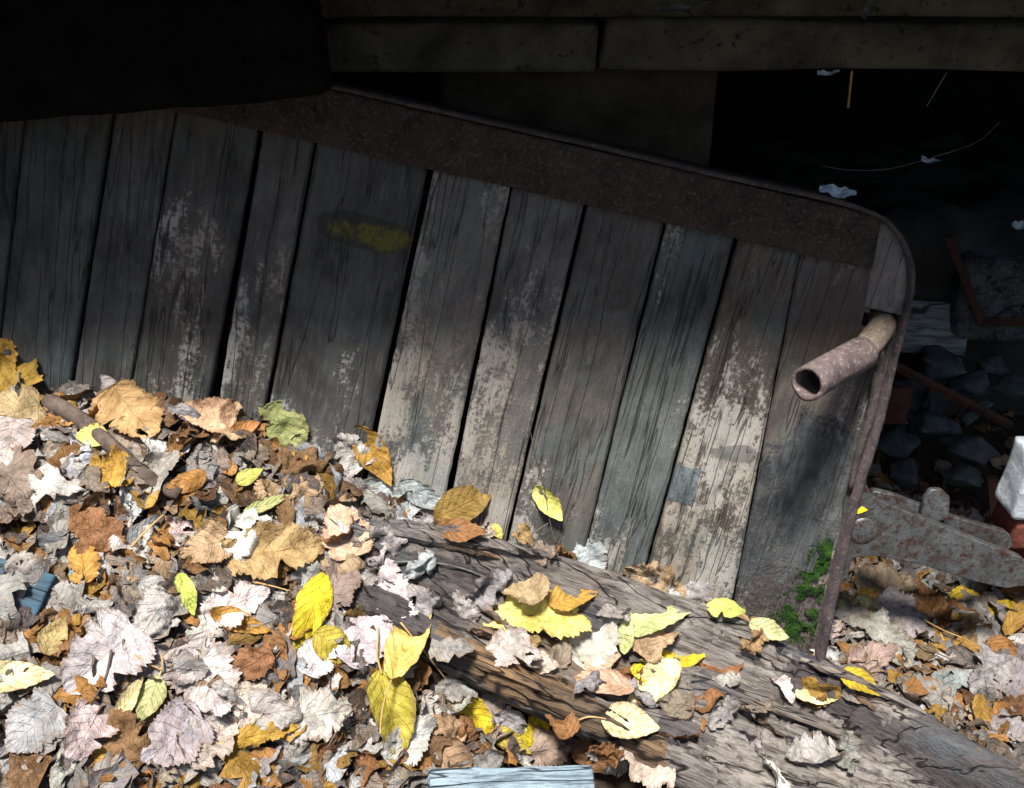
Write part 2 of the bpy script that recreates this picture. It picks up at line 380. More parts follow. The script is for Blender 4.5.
MAT['scrap'] = mottled('white_scrap', (0.16, 0.20, 0.24), (0.55, 0.62, 0.68), 45, 0.003, 0.5, 0.4)
MAT['web'] = mottled('cobweb_thread', (0.07, 0.07, 0.062), (0.20, 0.20, 0.18), 80, 0.001)
MAT['moss'] = mottled('bright_moss', (0.004, 0.016, 0.003), (0.032, 0.085, 0.008), 60, 0.002, 0.8)
MAT['lichen'] = mottled('yellow_lichen', (0.07, 0.07, 0.03), (0.23, 0.21, 0.035), 45, 0.004, 0.95, 0.1, (0.08, 0.075, 0.05))
MAT['bluechip'] = mottled('blue_paint_flake', (0.06, 0.075, 0.085), (0.13, 0.155, 0.165), 45, 0.002, 0.7)
MAT['yellowpaint'] = mottled('yellow_paint_mark', (0.65, 0.48, 0.02), (0.8, 0.6, 0.03), 60, 0.001, 0.6)

# ------------------------------------------------------------------ ground
ctrl = []
def cp_panel(px, py): p = hit_plane(px, py, Vector(), PN); ctrl.append((p.x, p.y, p.z))
def cp_z(px, py, z): p = at_z(px, py, z); ctrl.append((p.x, p.y, p.z))
for q in [(-150, 372), (0, 385), (100, 396), (230, 416), (350, 478), (480, 540), (600, 590), (700, 625), (820, 665)]: cp_panel(*q)
for q in [(0, 768, -0.18), (250, 768, -0.25), (440, 760, -0.31), (560, 750, -0.35), (760, 780, -0.40), (1024, 768, -0.43), (1000, 575, -0.42), (880, 590, -0.42), (930, 480, -0.42)]: cp_z(*q)
ctrl += [(-0.8, 0.5, -0.02), (-0.1, 0.5, -0.22), (0.6, 0.8, -0.38), (0, -1.1, -0.48), (-0.9, -1.0, -0.38), (0.9, -1.0, -0.50), (-1.3, -0.2, -0.02), (1.3, 0.0, -0.44)]
ctrl = np.array(ctrl)
def _tps(r2): return 0.5 * r2 * np.log(np.maximum(r2, 1e-12))
def _solve():
    n = len(ctrl); K = _tps(((ctrl[:, None, :2] - ctrl[None, :, :2]) ** 2).sum(-1)) + np.eye(n) * 2e-4
    Pm = np.hstack([np.ones((n, 1)), ctrl[:, :2]]); A = np.zeros((n + 3, n + 3)); A[:n, :n] = K; A[:n, n:] = Pm; A[n:, :n] = Pm.T
    return np.linalg.solve(A, np.concatenate([ctrl[:, 2], np.zeros(3)]))
_tw = _solve()
HOL = []
def gz(x, y):
    x = np.asarray(x, float); y = np.asarray(y, float)
    xc = np.clip(x, -1.6, 1.6); yc = np.clip(y, -1.3, 1.1)
    r2 = (xc[..., None] - ctrl[:, 0]) ** 2 + (yc[..., None] - ctrl[:, 1]) ** 2
    z = _tps(r2) @ _tw[:len(ctrl)] + _tw[-3] + _tw[-2] * xc + _tw[-1] * yc
    far = sstep(1.1, 2.6, np.hypot(x, y))
    z = z * (1 - far) + (-0.40) * far
    for hx, hy, hr, hd in HOL: z = z - hd * np.exp(-((x - hx) ** 2 + (y - hy) ** 2) / hr ** 2)
    return z + 0.006 * fbm(np.stack([x * 14, y * 14, x * 0], -1), 3) * (1 - far)
def axis_coords(lo, hi, n, far):
    a = np.linspace(lo, hi, n); k = np.array([0.1, 0.3, 0.7, 1.5, 3, 6, 12, 25, 50, 90]) * far / 90
    return np.concatenate([lo - k[::-1], a, hi + k])
gx = axis_coords(-1.5, 1.6, 125, 90); gy = axis_coords(-1.4, 1.2, 105, 90)
GX, GY = np.meshgrid(gx, gy, indexing='ij')
gv = np.stack([GX, GY, gz(GX, GY)], -1).reshape(-1, 3)
gf = grid_faces(len(gx), len(gy), 0, True)
BV_0 = BVHTree.FromPolygons([tuple(a) for a in gv], gf)          # the lie of the land before the hollow under the timber
def ground_hit(px, py):
    h = BV_0.ray_cast(CAM, ray(px, py), 5)[0]
    return h if h else at_z(px, py, -0.4)
for px, py, hr, hd in ((470, 690, 0.05, 0.05), (535, 715, 0.06, 0.075), (600, 745, 0.06, 0.075), (660, 775, 0.06, 0.06), (915, 562, 0.07, 0.06), (975, 575, 0.06, 0.05)):
    p = ground_hit(px, py); HOL.append((p.x, p.y, hr, hd))
gv = np.stack([GX, GY, gz(GX, GY)], -1).reshape(-1, 3)
me = pydata('ground', gv, gf); recalc(me)
if me.polygons[len(me.polygons) // 2].normal.z < 0: me.flip_normals()
ground = link('ground', me, MAT['soil'], smooth=True); tag(ground, kind='structure')
BV_G = BVHTree.FromPolygons([tuple(a) for a in gv], gf)

# ------------------------------------------------------------------ overhanging building above: deck, sill beam, crawl space walls
def box(name, lo, hi, mat, parent=None, seed=0, amp=0.003, cuts=5, bevel=0.005):
    lo, hi = Vector(lo), Vector(hi); me = rough_box(name, tuple(hi - lo), seed, amp, cuts, bevel)
    o = link(name, me, mat, parent, True); o.location = (lo + hi) / 2; return o
YS, ZS = 0.16, at_y(512, 73, 0.16).z               # front face and lower edge of the sill beam
DECK_Z = 0.55
shadow_pt = hit_plane(512, 378, Vector(), PN)       # where the shade begins on the planks
EDGE_Y = shadow_pt.y + (DECK_Z - shadow_pt.z) * SUNV.y / SUNV.z
deck = empty('floor_deck', (0, 0.3, DECK_Z)); tag(deck, 'dark plank floor deck overhanging the cart above the beam', 'deck')
yy = EDGE_Y; k = 0
while yy < 2.3:
    o = box('deck_board', (-2.3, yy, DECK_Z), (2.3, yy + 0.165, DECK_Z + 0.035), MAT['deck'], None, k, 0.002, 3, 0.003)
    o.parent = deck; o.matrix_parent_inverse = Matrix.Translation(-Vector(deck.location)); yy += 0.168; k += 1
beam = empty('sill_beam', (0, YS, ZS)); tag(beam, 'long damp olive beam crossing the top under the floor', 'beam')
def bpart(name, lo, hi, mat, seed, amp=0.006):
    o = box(name, lo, hi, mat, None, seed, amp, 14, 0.008); o.parent = beam; o.matrix_parent_inverse = Matrix.Translation(-Vector(beam.location)); return o
xj = at_y(600, 40, YS).x; zj = at_y(512, 22, YS).z
bpart('board', (-2.2, YS, ZS), (xj - 0.002, YS + 0.14, zj - 0.002), MAT['beam'], 2)
bpart('board', (xj + 0.002, YS - 0.004, ZS), (2.2, YS + 0.14, zj - 0.002), MAT['beam'], 5, 0.012)
bpart('board', (-2.2, YS + 0.004, zj + 0.001), (2.2, YS + 0.14, DECK_Z - 0.001), MAT['beam'], 8, 0.008)
for nm, lo, hi, lb in (('foundation_wall', (-2.3, 2.1, -0.6), (2.3, 2.3, DECK_Z - 0.001), 'dark earth wall at the back of the crawl space'),
                       ('foundation_wall', (-1.05, -0.13, -0.5), (-0.84, 2.09, DECK_Z - 0.001), 'dark earth wall added out of view to block light at the left'),  # wall added out of view, close in, to darken the upper left
                       ('foundation_wall', (1.9, 0.4, -0.6), (2.1, 2.09, DECK_Z - 0.001), 'dark earth wall closing the crawl space at the right')):
    o = box(nm, lo, hi, MAT['wall'], None, 3, 0.03, 10, 0.02); tag(o, lb, 'wall')
# damp timber block standing behind the cart, under the beam
a, b = at_y(440, 73, 0.20), at_y(722, 73, 0.20)
o = box('support_block', (a.x, 0.205, -0.3), (b.x, 0.42, ZS - 0.003), MAT['block'], None, 4, 0.010, 12, 0.008)
tag(o, 'dim brown support block behind the rusted rim under the beam', 'block')

# added black board across the upper left, standing in for deep shade
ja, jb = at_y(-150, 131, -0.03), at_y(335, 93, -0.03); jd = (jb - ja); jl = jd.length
o = link('added_shade_board', rough_box('added_shade_board', (jl, 0.05, 0.19), 6, 0.007, 16, 0.010), MAT['shade_black'], None, True)
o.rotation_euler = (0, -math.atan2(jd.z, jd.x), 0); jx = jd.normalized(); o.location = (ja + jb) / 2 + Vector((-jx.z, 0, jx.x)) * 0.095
tag(o, 'added black board standing in for deep shade at upper left', 'shade board')

# ------------------------------------------------------------------ cart side: planks, iron band, edge strap
cart = empty('cart_side', mtx=PANEL)
tag(cart, 'tilted wooden cart side of grey planks edged in rusted iron', 'cart')
def line(p, q):
    (u0, v0), (u1, v1) = uv(*p), uv(*q)
    return lambda v: u0 + (u1 - u0) * (v - v0) / (v1 - v0)
# joints between planks: top pixel, bottom pixel, gap width (px) top and bottom
JO = [((-118, 130), (-150, 340), 5, 6), ((-52, 130), (-85, 340), 4, 6), ((22, 135), (1, 325), 4, 5), ((110, 135), (73, 375), 7, 8), ((172, 135), (132, 380), 3, 3),
      ((260, 130), (213, 400), 7, 15), ((315, 143), (265, 415), 5, 6), ((430, 172), (376, 425), 8, 7),
      ((511, 190), (450, 490), 2.5, 9), ((586, 205), (513, 516), 6, 5), ((665, 226), (588, 540), 5, 3),
      ((736, 242), (648, 566), 7, 6), ((799, 260), (732, 604), 2, 3)]
K = 0.00095
v_bot = uv(818, 655)[1]
band_lo = line((230, 122), (868, 268)); band_hi_pts = [uv(230, 66), uv(880, 214)]
def band_v(u, which):
    p, q = (uv(230, 123), uv(868, 268)) if which == 'lo' else (uv(480, 121), uv(880, 213))
    return p[1] + (q[1] - p[1]) * (u - p[0]) / (q[0] - p[0])
# outer strap path in (u, v)
SP_PX = [(480, 119), (600, 146), (700, 170), (800, 192), (848, 204), (880, 217), (898, 236), (908, 260), (909, 288), (900, 330), (888, 375), (872, 432), (855, 488), (838, 560), (824, 625), (817, 662)]
SP = np.array([uv(*q) for q in SP_PX])
left_ext = np.array([SP[0] + (SP[0] - SP[3]) * k for k in (2.6, 1.9, 1.3, 0.6)])
SP = np.vstack([left_ext, SP])
SPS = smooth_path([(a, b, 0) for a, b in SP], 160)[:, :2]
right_part = SPS[SPS[:, 0] > uv(895, 236)[0] - 0.02]
right_part = right_part[right_part[:, 1] < uv(880, 217)[1]]
order = np.argsort(right_part[:, 1])
def strap_u(v): return np.interp(v, right_part[order, 1], right_part[order, 0])

def plank(i, fl, fr, gl, gr, tint, pale, mat, vtop=None, last=False):
    NU, NV = 22, 96
    vm = 0.5 * (band_v(fl(0.25), 'lo') + band_v(fr(0.25), 'lo')) + 0.012 if vtop is None else vtop
    v = np.linspace(v_bot + 0.006 * math.sin(i * 2.1), vm, NV)
    uL = fl(v) + gl(v) / 2
    uR = (strap_u(v) - 0.0045) if last else fr(v) - gr(v) / 2
    uL = uL + 0.0009 * fbm(np.stack([v * 12, v * 0 + i, v * 0], -1), 5) + 0.0006 * sstep(.3, .6, vnoise(np.stack([v * 70, v * 0 + i * 3.1, v * 0], -1)))
    if not last: uR = uR - 0.0009 * fbm(np.stack([v * 12, v * 0 + i + 40, v * 0], -1), 5) - 0.0006 * sstep(.3, .6, vnoise(np.stack([v * 60, v * 0 + i * 5.3, v * 0], -1)))
    t = np.linspace(0, 1, NU)
    U = uL[:, None] * (1 - t) + uR[:, None] * t; V = np.repeat(v[:, None], NU, 1)
    D = 0.0016 * fbm(np.stack([U * 150, V * 9, U * 0 + i * 7], -1), 4) + 0.003 * fbm(np.stack([U * 12, V * 6, U * 0 + i * 3], -1), 2)
    D -= 0.0015 * (1 - sstep(0, 0.05, t))[None] + 0.0015 * (1 - sstep(0, 0.05, 1 - t))[None]
    D += 0.002 * math.sin(i * 4.7)
    # checks: long splits running with the grain
    for c in range(3):
        rs = random.Random(i * 31 + c); tc = rs.uniform(0.15, 0.85); va, vb = sorted((rs.uniform(v[0], v[-1]), rs.uniform(v[0], v[-1])))
        cen = tc + 0.05 * vnoise(np.stack([v * 25, v * 0 + c, v * 0 + i], -1))
        m = np.exp(-((t[None] - cen[:, None]) / 0.022) ** 2) * ((V > va) & (V < vb))
        D -= 0.004 * m
    P = np.stack([U, V, D], -1); Q = np.stack([U, V, np.full_like(D, -0.026)], -1)
    vv, ff = slab_from_grid(P, Q)
    if last:                                        # rotten hole round the pipe
        hu, hv = uv(880, 320); keep = []
        for q in ff:
            c = vv[list(q)].mean(0)
            if not (((c[0] - hu) / 0.023) ** 2 + ((c[1] - hv) / 0.019) ** 2 < 1): keep.append(q)
        ff = keep
    me = pydata('plank', vv, ff)
    if not last: recalc(me)
    o = link('plank', me, mat, cart, True); k_ = 0.72 if i < 7 else 0.86; o.color = (tint[0] * k_, tint[1] * k_, tint[2] * k_, pale)  # left planks tinted darker, imitating the deeper shade there
    return o
tints = [(1, 1, 1.0), (0.9, 0.95, 1.0), (0.82, 0.86, 0.88), (0.88, 0.88, 0.9), (1.0, 0.98, 0.95), (1.1, 1.08, 1.05), (0.85, 0.86, 0.88),
         (1.55, 1.5, 1.45), (1.5, 1.46, 1.45), (0.95, 0.92, 0.88), (0.88, 1.03, 1.04), (1.0, 0.89, 0.78)]
pales = [0.45, 0.3, 0.28, 0.33, 0.62, 0.60, 0.40, 0.78, 0.74, 0.48, 0.50, 0.60]
def gapf(j):
    p, q, a, b = j; v0, v1 = uv(*p)[1], uv(*q)[1]
    return lambda v: K * (a + (b - a) * np.clip((v - v0) / (v1 - v0), 0, 1.2))
for i in range(len(JO) - 1):
    plank(i, line(JO[i][0], JO[i][1]), line(JO[i + 1][0], JO[i + 1][1]), gapf(JO[i]), gapf(JO[i + 1]), tints[i], pales[i], MAT['plank'])
plank(20, line(JO[-1][0], JO[-1][1]), None, gapf(JO[-1]), None, (1.1, 0.98, 0.9), 0.62, MAT['plank_dark'], vtop=band_v(uv(868, 268)[0], 'lo') + 0.004, last=True)
# corner piece beside the band end, above the last plank
v = np.linspace(uv(875, 309)[1], uv(884, 222)[1], 40)
uLc = np.interp(v, [v[0], v[-1]], [uv(864, 306)[0], uv(879, 222)[0]]); uRc = np.maximum(strap_u(v) - 0.0045, uLc + 0.001); t = np.linspace(0, 1, 12)
U = uLc[:, None] * (1 - t) + uRc[:, None] * t; V = np.repeat(v[:, None], 12, 1); D = 0.004 + 0.0016 * fbm(np.stack([U * 120, V * 12, U * 0], -1), 4)
vv, ff = slab_from_grid(np.stack([U, V, D], -1), np.stack([U, V, D * 0 - 0.026], -1)); me = pydata('corner_piece', vv, ff); recalc(me)
o = link('corner_piece', me, MAT['plank'], cart, True); o.color = (1.5, 1.4, 1.35, 0.55)
# unseen dark sheet added behind the planks so the gaps stay black
u0, u1 = uv(-160, 300)[0], uv(850, 400)[0]
me = rough_box('added_backing', (u1 - u0, band_v(u1, 'hi') - 0.035 - v_bot, 0.01), 1, 0.001, 4, 0.002); o = link('added_backing', me, MAT['added_backing'], cart); o.location = ((u0 + u1) / 2, (v_bot + band_v(u1, 'hi') - 0.035) / 2, -0.06)
# iron band along the plank tops
ub0, NB = uv(-160, 60)[0], 170
tt = np.linspace(0, 1, NB); s = np.linspace(0, 1, 14)
ulo = ub0 + (uv(868, 268)[0] - ub0) * tt; uhi = ub0 + (uv(880, 214)[0] - ub0) * tt
vlo, vhi = band_v(ulo, 'lo'), band_v(uhi, 'hi') - 0.003
vlo = vlo + 0.0012 * fbm(np.stack([tt * 60, tt * 0, tt * 0], -1), 4)
U = ulo[:, None] * (1 - s) + uhi[:, None] * s; V = vlo[:, None] * (1 - s) + vhi[:, None] * s
D = 0.010 + 0.0011 * fbm(np.stack([U * 90, V * 90, U * 0], -1), 4) + 0.0018 * fbm(np.stack([U * 9, V * 9, U * 0 + 5], -1), 2)
vv, ff = slab_from_grid(np.stack([U, V, D], -1), np.stack([U, V, D * 0 + 0.0045], -1)); me = pydata('top_band', vv, ff); recalc(me)
band = link('top_band', me, MAT['rim'], cart, True); tag(band, 'broad rust-brown iron band along the plank tops')
for px, py in ((415, 128), (608, 178), (857, 234), (250, 92)):
    bm = bmesh.new(); bmesh.ops.create_uvsphere(bm, u_segments=16, v_segments=8, radius=0.014)
    bmesh.ops.delete(bm, geom=[x for x in bm.verts if x.co.z < -0.002], context='VERTS')
    for x in bm.verts: x.co.z *= 0.35
    me = bpy.data.meshes.new('rivet'); bm.to_mesh(me); bm.free()
    o = link('rivet', me, MAT['rim'], band, True); a, b = uv(px, py); o.location = (a, b, 0.0095)
# outer strap: thin at the top, wider rusted flange low on the right
n = len(SPS); tang = np.gradient(SPS, axis=0); tang /= np.linalg.norm(tang, axis=1)[:, None]; nor = np.stack([-tang[:, 1], tang[:, 0]], 1)   # outward (left of travel = up / right side)
mid_u = uv(500, 400)
if ((SPS[20] - np.array(mid_u)) @ nor[20]) < 0: nor = -nor
arc = np.concatenate([[0], np.cumsum(np.linalg.norm(np.diff(SPS, axis=0), axis=1))]); low = sstep(uv(900, 330)[1], uv(872, 432)[1], -SPS[:, 1] * -1) if False else sstep(-uv(893, 345)[1], -uv(872, 425)[1], -SPS[:, 1])
thick = 0.0055 + 0.005 * low; inner = -0.0035 - 0.003 * low
rows = []
for k in range(n):
    i_, o_ = SPS[k] + nor[k] * inner[k], SPS[k] + nor[k] * (inner[k] + thick[k])
    f = 0.014 + 0.004 * low[k] + 0.0006 * math.sin(k * 1.7) ; bk = -0.10
    rows.append([(*i_, bk), (*i_, f), (*(i_ * 0.7 + o_ * 0.3), f + 0.001), (*(i_ * 0.3 + o_ * 0.7), f + 0.001), (*o_, f), (*o_, bk)])
G = np.array(rows); G = G + 0.0007 * fbm(G * 70, 3)[..., None]
v_ = G.reshape(-1, 3); f_ = grid_faces(n, 6)
for k in range(n - 1): f_.append((k * 6 + 5, k * 6, (k + 1) * 6, (k + 1) * 6 + 5))
f_.append(tuple(range(6))); f_.append(tuple((n - 1) * 6 + x for x in range(6)))
me = pydata('edge_strap', v_, f_); recalc(me); o = link('edge_strap', me, MAT['strap'], cart, True)
tag(o, 'thin rusted strap bent round the cart corner')
# pipe stub out of the hole
hole = Vector((*uv(882, 322), -0.05))
def pl(px, py, d): a, b = uv(px, py, d); return Vector((a, b, d))
path_in = [hole, pl(882, 324, -0.01), pl(879, 331, 0.015), pl(870, 343, 0.035), pl(858, 355, 0.055), pl(840, 366, 0.085)]
pi = smooth_path(path_in, 18)
me = tube_mesh('inner_pipe', pi, 0.0165, 20, False, 0.03, 1)
def hollow(name, pts, r0, r1, sides=28, seed=0):
    """open pipe: outer wall out to the mouth, back down the bore"""
    pts = [Vector(p) for p in pts]; n = len(pts); seq = [(p, r0 if i < n - 1 else r0 * 0.985) for i, p in enumerate(pts)] + [(p, r1) for p in pts[::-1]]
    ax = (pts[-1] - pts[0]).normalized(); a = ax.cross(Vector((0, 1, 0.2))).normalized(); b = ax.cross(a)
    v, f = [], []
    for i, (p, r) in enumerate(seq):
        for k in range(sides):
            th = 2 * math.pi * k / sides
            rj = r * (1 + (0.025 if i < n else 0.07) * float(fbm(np.array([math.cos(th) * 2, math.sin(th) * 2 + seed, i * 0.25]), 3)))
            dl = ax * (0.002 * float(vnoise(np.array([th * 2.2, seed, 0.3])))) if i in (n - 1, n) else Vector()
            v.append(p + (a * math.cos(th) + b * math.sin(th)) * rj + dl)
    m = len(seq)
    for i in range(m - 1):
        for k in range(sides):
            k2 = (k + 1) % sides; f.append((i * sides + k, i * sides + k2, (i + 1) * sides + k2, (i + 1) * sides + k))
    me = pydata(name, v, f); recalc(me); return me
pipe = empty('pipe_stub', mtx=PANEL); tag(pipe, 'open rusted pipe stub sticking out of the cart corner', 'pipe')
o = link('inner_pipe', me, MAT['pipe_inner'], pipe, True); tag(o, 'yellowed narrower pipe bending out of the hole')
pa, pb = pl(862, 353, 0.048), pl(807, 384, 0.150)
me = hollow('sleeve', [pa.lerp(pb, k / 10) for k in range(11)], 0.0208, 0.0162)
link('sleeve', me, MAT['pipe'], pipe, True)
# flat strap under the pipe joining it to the cart edge
me = tube_mesh('stay', smooth_path([pl(876, 350, 0.03), pl(879, 368, 0.018), pl(872, 410, 0.014), pl(858, 455, 0.011), pl(850, 490, 0.008)], 20), [0.0095 - 0.0003 * q for q in range(20)], 6, True, 0.1, 4)
link('stay', me, MAT['strap'], pipe, True)

# ------------------------------------------------------------------ iron bracket at the lower right
brk = empty('hinge_bracket', mtx=PANEL); tag(brk, 'grey iron hinge arm reaching right from the cart corner', 'bracket')
def flat_shape(name, px_pts, d0, d1, mat, parent, seed=0, bevel=0.003, amp=0.0012):
    raw = np.array([(*uv(*q, d=d0), 0) for q in px_pts]); cut = []
    for q in range(len(raw)):                        # short chamfers keep the forged corners crisp
        a_, b_, c_ = raw[q - 1], raw[q], raw[(q + 1) % len(raw)]
        cut += [b_ + (a_ - b_) * 0.18, b_ * 0.9 + (a_ + c_) * 0.05, b_ + (c_ - b_) * 0.18]
    pts = np.array(cut)
    bm = bmesh.new(); vs_ = [bm.verts.new((p[0], p[1], d0)) for p in pts]; fc = bm.faces.new(vs_)
    r = bmesh.ops.extrude_face_region(bm, geom=[fc]); bmesh.ops.translate(bm, vec=(0, 0, d1 - d0), verts=[x for x in r['geom'] if isinstance(x, bmesh.types.BMVert)])
    bmesh.ops.recalc_face_normals(bm, faces=bm.faces)
    bmesh.ops.bevel(bm, geom=[e for e in bm.edges if abs(e.verts[0].co.z - e.verts[1].co.z) < 1e-5], offset=bevel, segments=3, affect='EDGES', profile=0.5)
    bmesh.ops.triangulate(bm, faces=[f for f in bm.faces if len(f.verts) > 4])
    for x in bm.verts:
        x.co += Vector(fbm(np.array([[x.co.x * 40, x.co.y * 40, k * 9.1 + seed] for k in range(3)]), 3) * amp)
    me = bpy.data.meshes.new(name); bm.to_mesh(me); bm.free()
    o = link(name, me, mat, parent); 
    for p in me.polygons: p.use_smooth = len(p.vertices) == 4
    return o
arm = flat_shape('arm', [(838, 500), (850, 470), (856, 452), (862, 455), (862, 480), (872, 494), (900, 505), (945, 524), (985, 540), (1018, 553), (1030, 566), (1020, 579), (998, 582), (960, 572), (910, 556), (868, 549), (848, 551), (843, 572), (836, 572)], -0.016, 0.004, MAT['iron'], brk, 1, 0.0016)
o = flat_shape('rear_arm', [(868, 486), (890, 491), (930, 506), (975, 520), (1004, 528), (1008, 540), (1000, 549), (960, 540), (910, 524), (872, 512)], -0.060, -0.044, MAT['iron'], brk, 2, 0.0016)
o = flat_shape('tab', [(918, 516), (922, 496), (929, 487), (940, 487), (948, 495), (945, 516), (932, 520)], -0.040, -0.030, MAT['iron'], brk, 3, 0.0016)
bm = bmesh.new(); bmesh.ops.create_uvsphere(bm, u_segments=20, v_segments=10, radius=0.0195)
bmesh.ops.delete(bm, geom=[x for x in bm.verts if x.co.z < -0.002], context='VERTS')
for x in bm.verts: x.co.z *= 0.2
me = bpy.data.meshes.new('bolt_head'); bm.to_mesh(me); bm.free(); o = link('bolt_head', me, MAT['iron'], brk, True); o.location = (*uv(863, 531, 0.004), 0.0042)
o = flat_shape('paint_mark', [(856, 511), (862, 506), (868, 510), (863, 512), (857, 514)], 0.0045, 0.006, MAT['yellowpaint'], brk, 5, 0.0004, 0.0)
tag(o, 'small bright yellow paint mark')

# ------------------------------------------------------------------ rotten timber in front
UPX = [(335, 540), (400, 545), (480, 560), (560, 580), (650, 610), (740, 648), (820, 688), (930, 748), (1040, 808), (1100, 842)]
LPX = [(352, 612), (395, 640), (440, 672), (520, 712), (600, 750), (690, 800), (790, 850), (880, 895), (990, 955), (1060, 990)]
NSg, NTg = 260, 64
ua = smooth_path([ground_hit(*q) for q in UPX], NSg); la = smooth_path([ground_hit(*q) for q in LPX], NSg)
sS = np.linspace(0, 1, NSg)[:, None]; tT = np.linspace(0, 1, NTg)[None, :]
base = ua[:, None, :] * (1 - tT[..., None]) + la[:, None, :] * tT[..., None]
zl = np.maximum(ua[:, 2:3] * (1 - tT) + la[:, 2:3] * tT, gz(base[..., 0], base[..., 1]) - 0.005)
S = np.repeat(sS, NTg, 1); T = np.repeat(tT, NSg, 0)
def bumpf(x, c, wd): return np.exp(-((x - c) / wd) ** 2)
shift = 0.03 * fbm(np.stack([S * 5, S * 0, S * 0], -1), 3)
Tw = T + shift
flat = sstep(0.46, 0.56, S + 0.04 * fbm(np.stack([T * 6, S * 3, S * 0], -1), 3))
h = 0.038 + 0.036 * bumpf(Tw, 0.13, 0.10) * sstep(0.06, 0.2, S) + (1 - flat) * 0.018 * bumpf(Tw, 0.92, 0.10) * sstep(0.12, 0.25, S) - 0.020 * (1 - flat) * bumpf(Tw, 0.52, 0.25)
h += flat * (0.012 * sstep(0.34, 0.42, Tw) + 0.004 * np.sin(T * 9))
h -= flat * 0.026 * bumpf(Tw, 0.30, 0.04) + flat * sstep(0.72, 0.8, S) * 0.008 * bumpf(Tw, 0.30, 0.06)
gr = fbm(np.stack([S * 7, T * 22, S * 0 + 3], -1), 5); gr2 = fbm(np.stack([S * 16, T * 70, S * 0 + 9], -1), 4)
h += 0.010 * gr + 0.005 * gr2 + 0.004 * fbm(np.stack([S * 45, T * 20, S * 0 + 5], -1), 4)
crk = np.abs(fbm(np.stack([S * 4, T * 26, S * 0 + 13], -1), 3)); h -= 0.011 * (1 - sstep(0.0, 0.05, crk))
crk2 = np.abs(fbm(np.stack([S * 26, T * 7, S * 0 + 23], -1), 3)); h -= 0.011 * flat * (1 - sstep(0.0, 0.05, crk2)) * (S < 0.78)
# splintered flakes: a terrace step
ter = fbm(np.stack([S * 6, T * 5, S * 0 + 31], -1), 4); h += flat * 0.007 * (sstep(0.05, 0.07, ter) - sstep(-0.2, -0.18, ter) * -1 * 0.5)
edge = np.minimum(T, 1 - T); h -= 0.030 * (1 - sstep(0.0, 0.045, edge)) ** 2
h = h * (0.35 + 0.65 * sstep(0.0, 0.05, S))
top = base.copy(); top[..., 2] = zl + h
bot = base.copy(); bot[..., 2] = zl + 0.004 - 0.03 * (1 - np.abs(2 * T - 1))
top[..., 1] += 0.006 * fbm(np.stack([S * 25, T * 2, S * 0 + 40], -1), 4)
vv, ff = slab_from_grid(top, bot)
axd = Vector(ua[-1] - ua[0]).normalized()
TMX = Matrix.Translation(Vector(base[NSg // 2, NTg // 2])) @ axd.to_track_quat('X', 'Z').to_matrix().to_4x4()
inv = np.array(TMX.inverted()); vl = vv @ inv[:3, :3].T + inv[:3, 3]
me = pydata('timber_body', vl, ff); recalc(me)
for m_ in ('timber', 'timber_dark', 'timber_orange'): me.materials.append(MAT[m_])
nq = (NSg - 1) * (NTg - 1)
n1 = fbm(np.stack([S * 14, T * 9, S * 0 + 50], -1), 4); mi = np.zeros((NSg, NTg), int)
mi[(S + 0.05 * n1 < 0.25) & (Tw > 0.24)] = 1
mi[(flat < 0.5) & (Tw + 0.1 * n1 > 0.80) & (S + 0.15 * n1 > 0.22)] = 2
mi[(flat > 0.5) & (ter + 0.15 * n1 < -0.12)] = 1
idx = mi[:-1, :-1].reshape(-1)
for k in range(nq): me.polygons[k].material_index = int(idx[k])
timber = empty('fallen_timber', mtx=TMX); tag(timber, 'rotten split timber lying aslant among the leaves before the planks', 'timber')
body = link('timber_body', me, None, timber, True); body.color = (1, 1, 1, 1)
BV_T = BVHTree.FromPolygons([tuple(a) for a in vv], ff)
# loose splinters on the timber
for k, (a, b, r, m_) in enumerate([((395, 532), (560, 560), 0.006, 'timber'), ((430, 545), (500, 560), 0.005, 'timber_orange'), ((350, 528), (470, 548), 0.008, 'timber'), ((850, 694), (874, 712), 0.004, 'timber_orange'), ((800, 660), (925, 715), 0.007, 'timber'), ((740, 700), (860, 745), 0.006, 'timber'), ((455, 655), (560, 700), 0.006, 'timber_orange'), ((500, 640), (470, 632), 0.006, 'timber_orange')]):
    def th(q):
        x = BV_T.ray_cast(CAM, ray(*q), 5)[0]; return x if x else ground_hit(*q)
    p, q = th(a), th(b)
    pts = [p.lerp(q, x) + Vector((0, 0, 0.003 + 0.004 * math.sin(x * 3.1))) for x in np.linspace(0, 1, 12)]
    me = tube_mesh('splinter', [TMX.inverted() @ x for x in pts], [r * (0.25 + 0.9 * math.sin(math.pi * min(1, 0.08 + x * 0.9))) for x in np.linspace(0, 1, 12)], 7, True, 0.5, k)
    link('splinter', me, MAT[m_], timber)

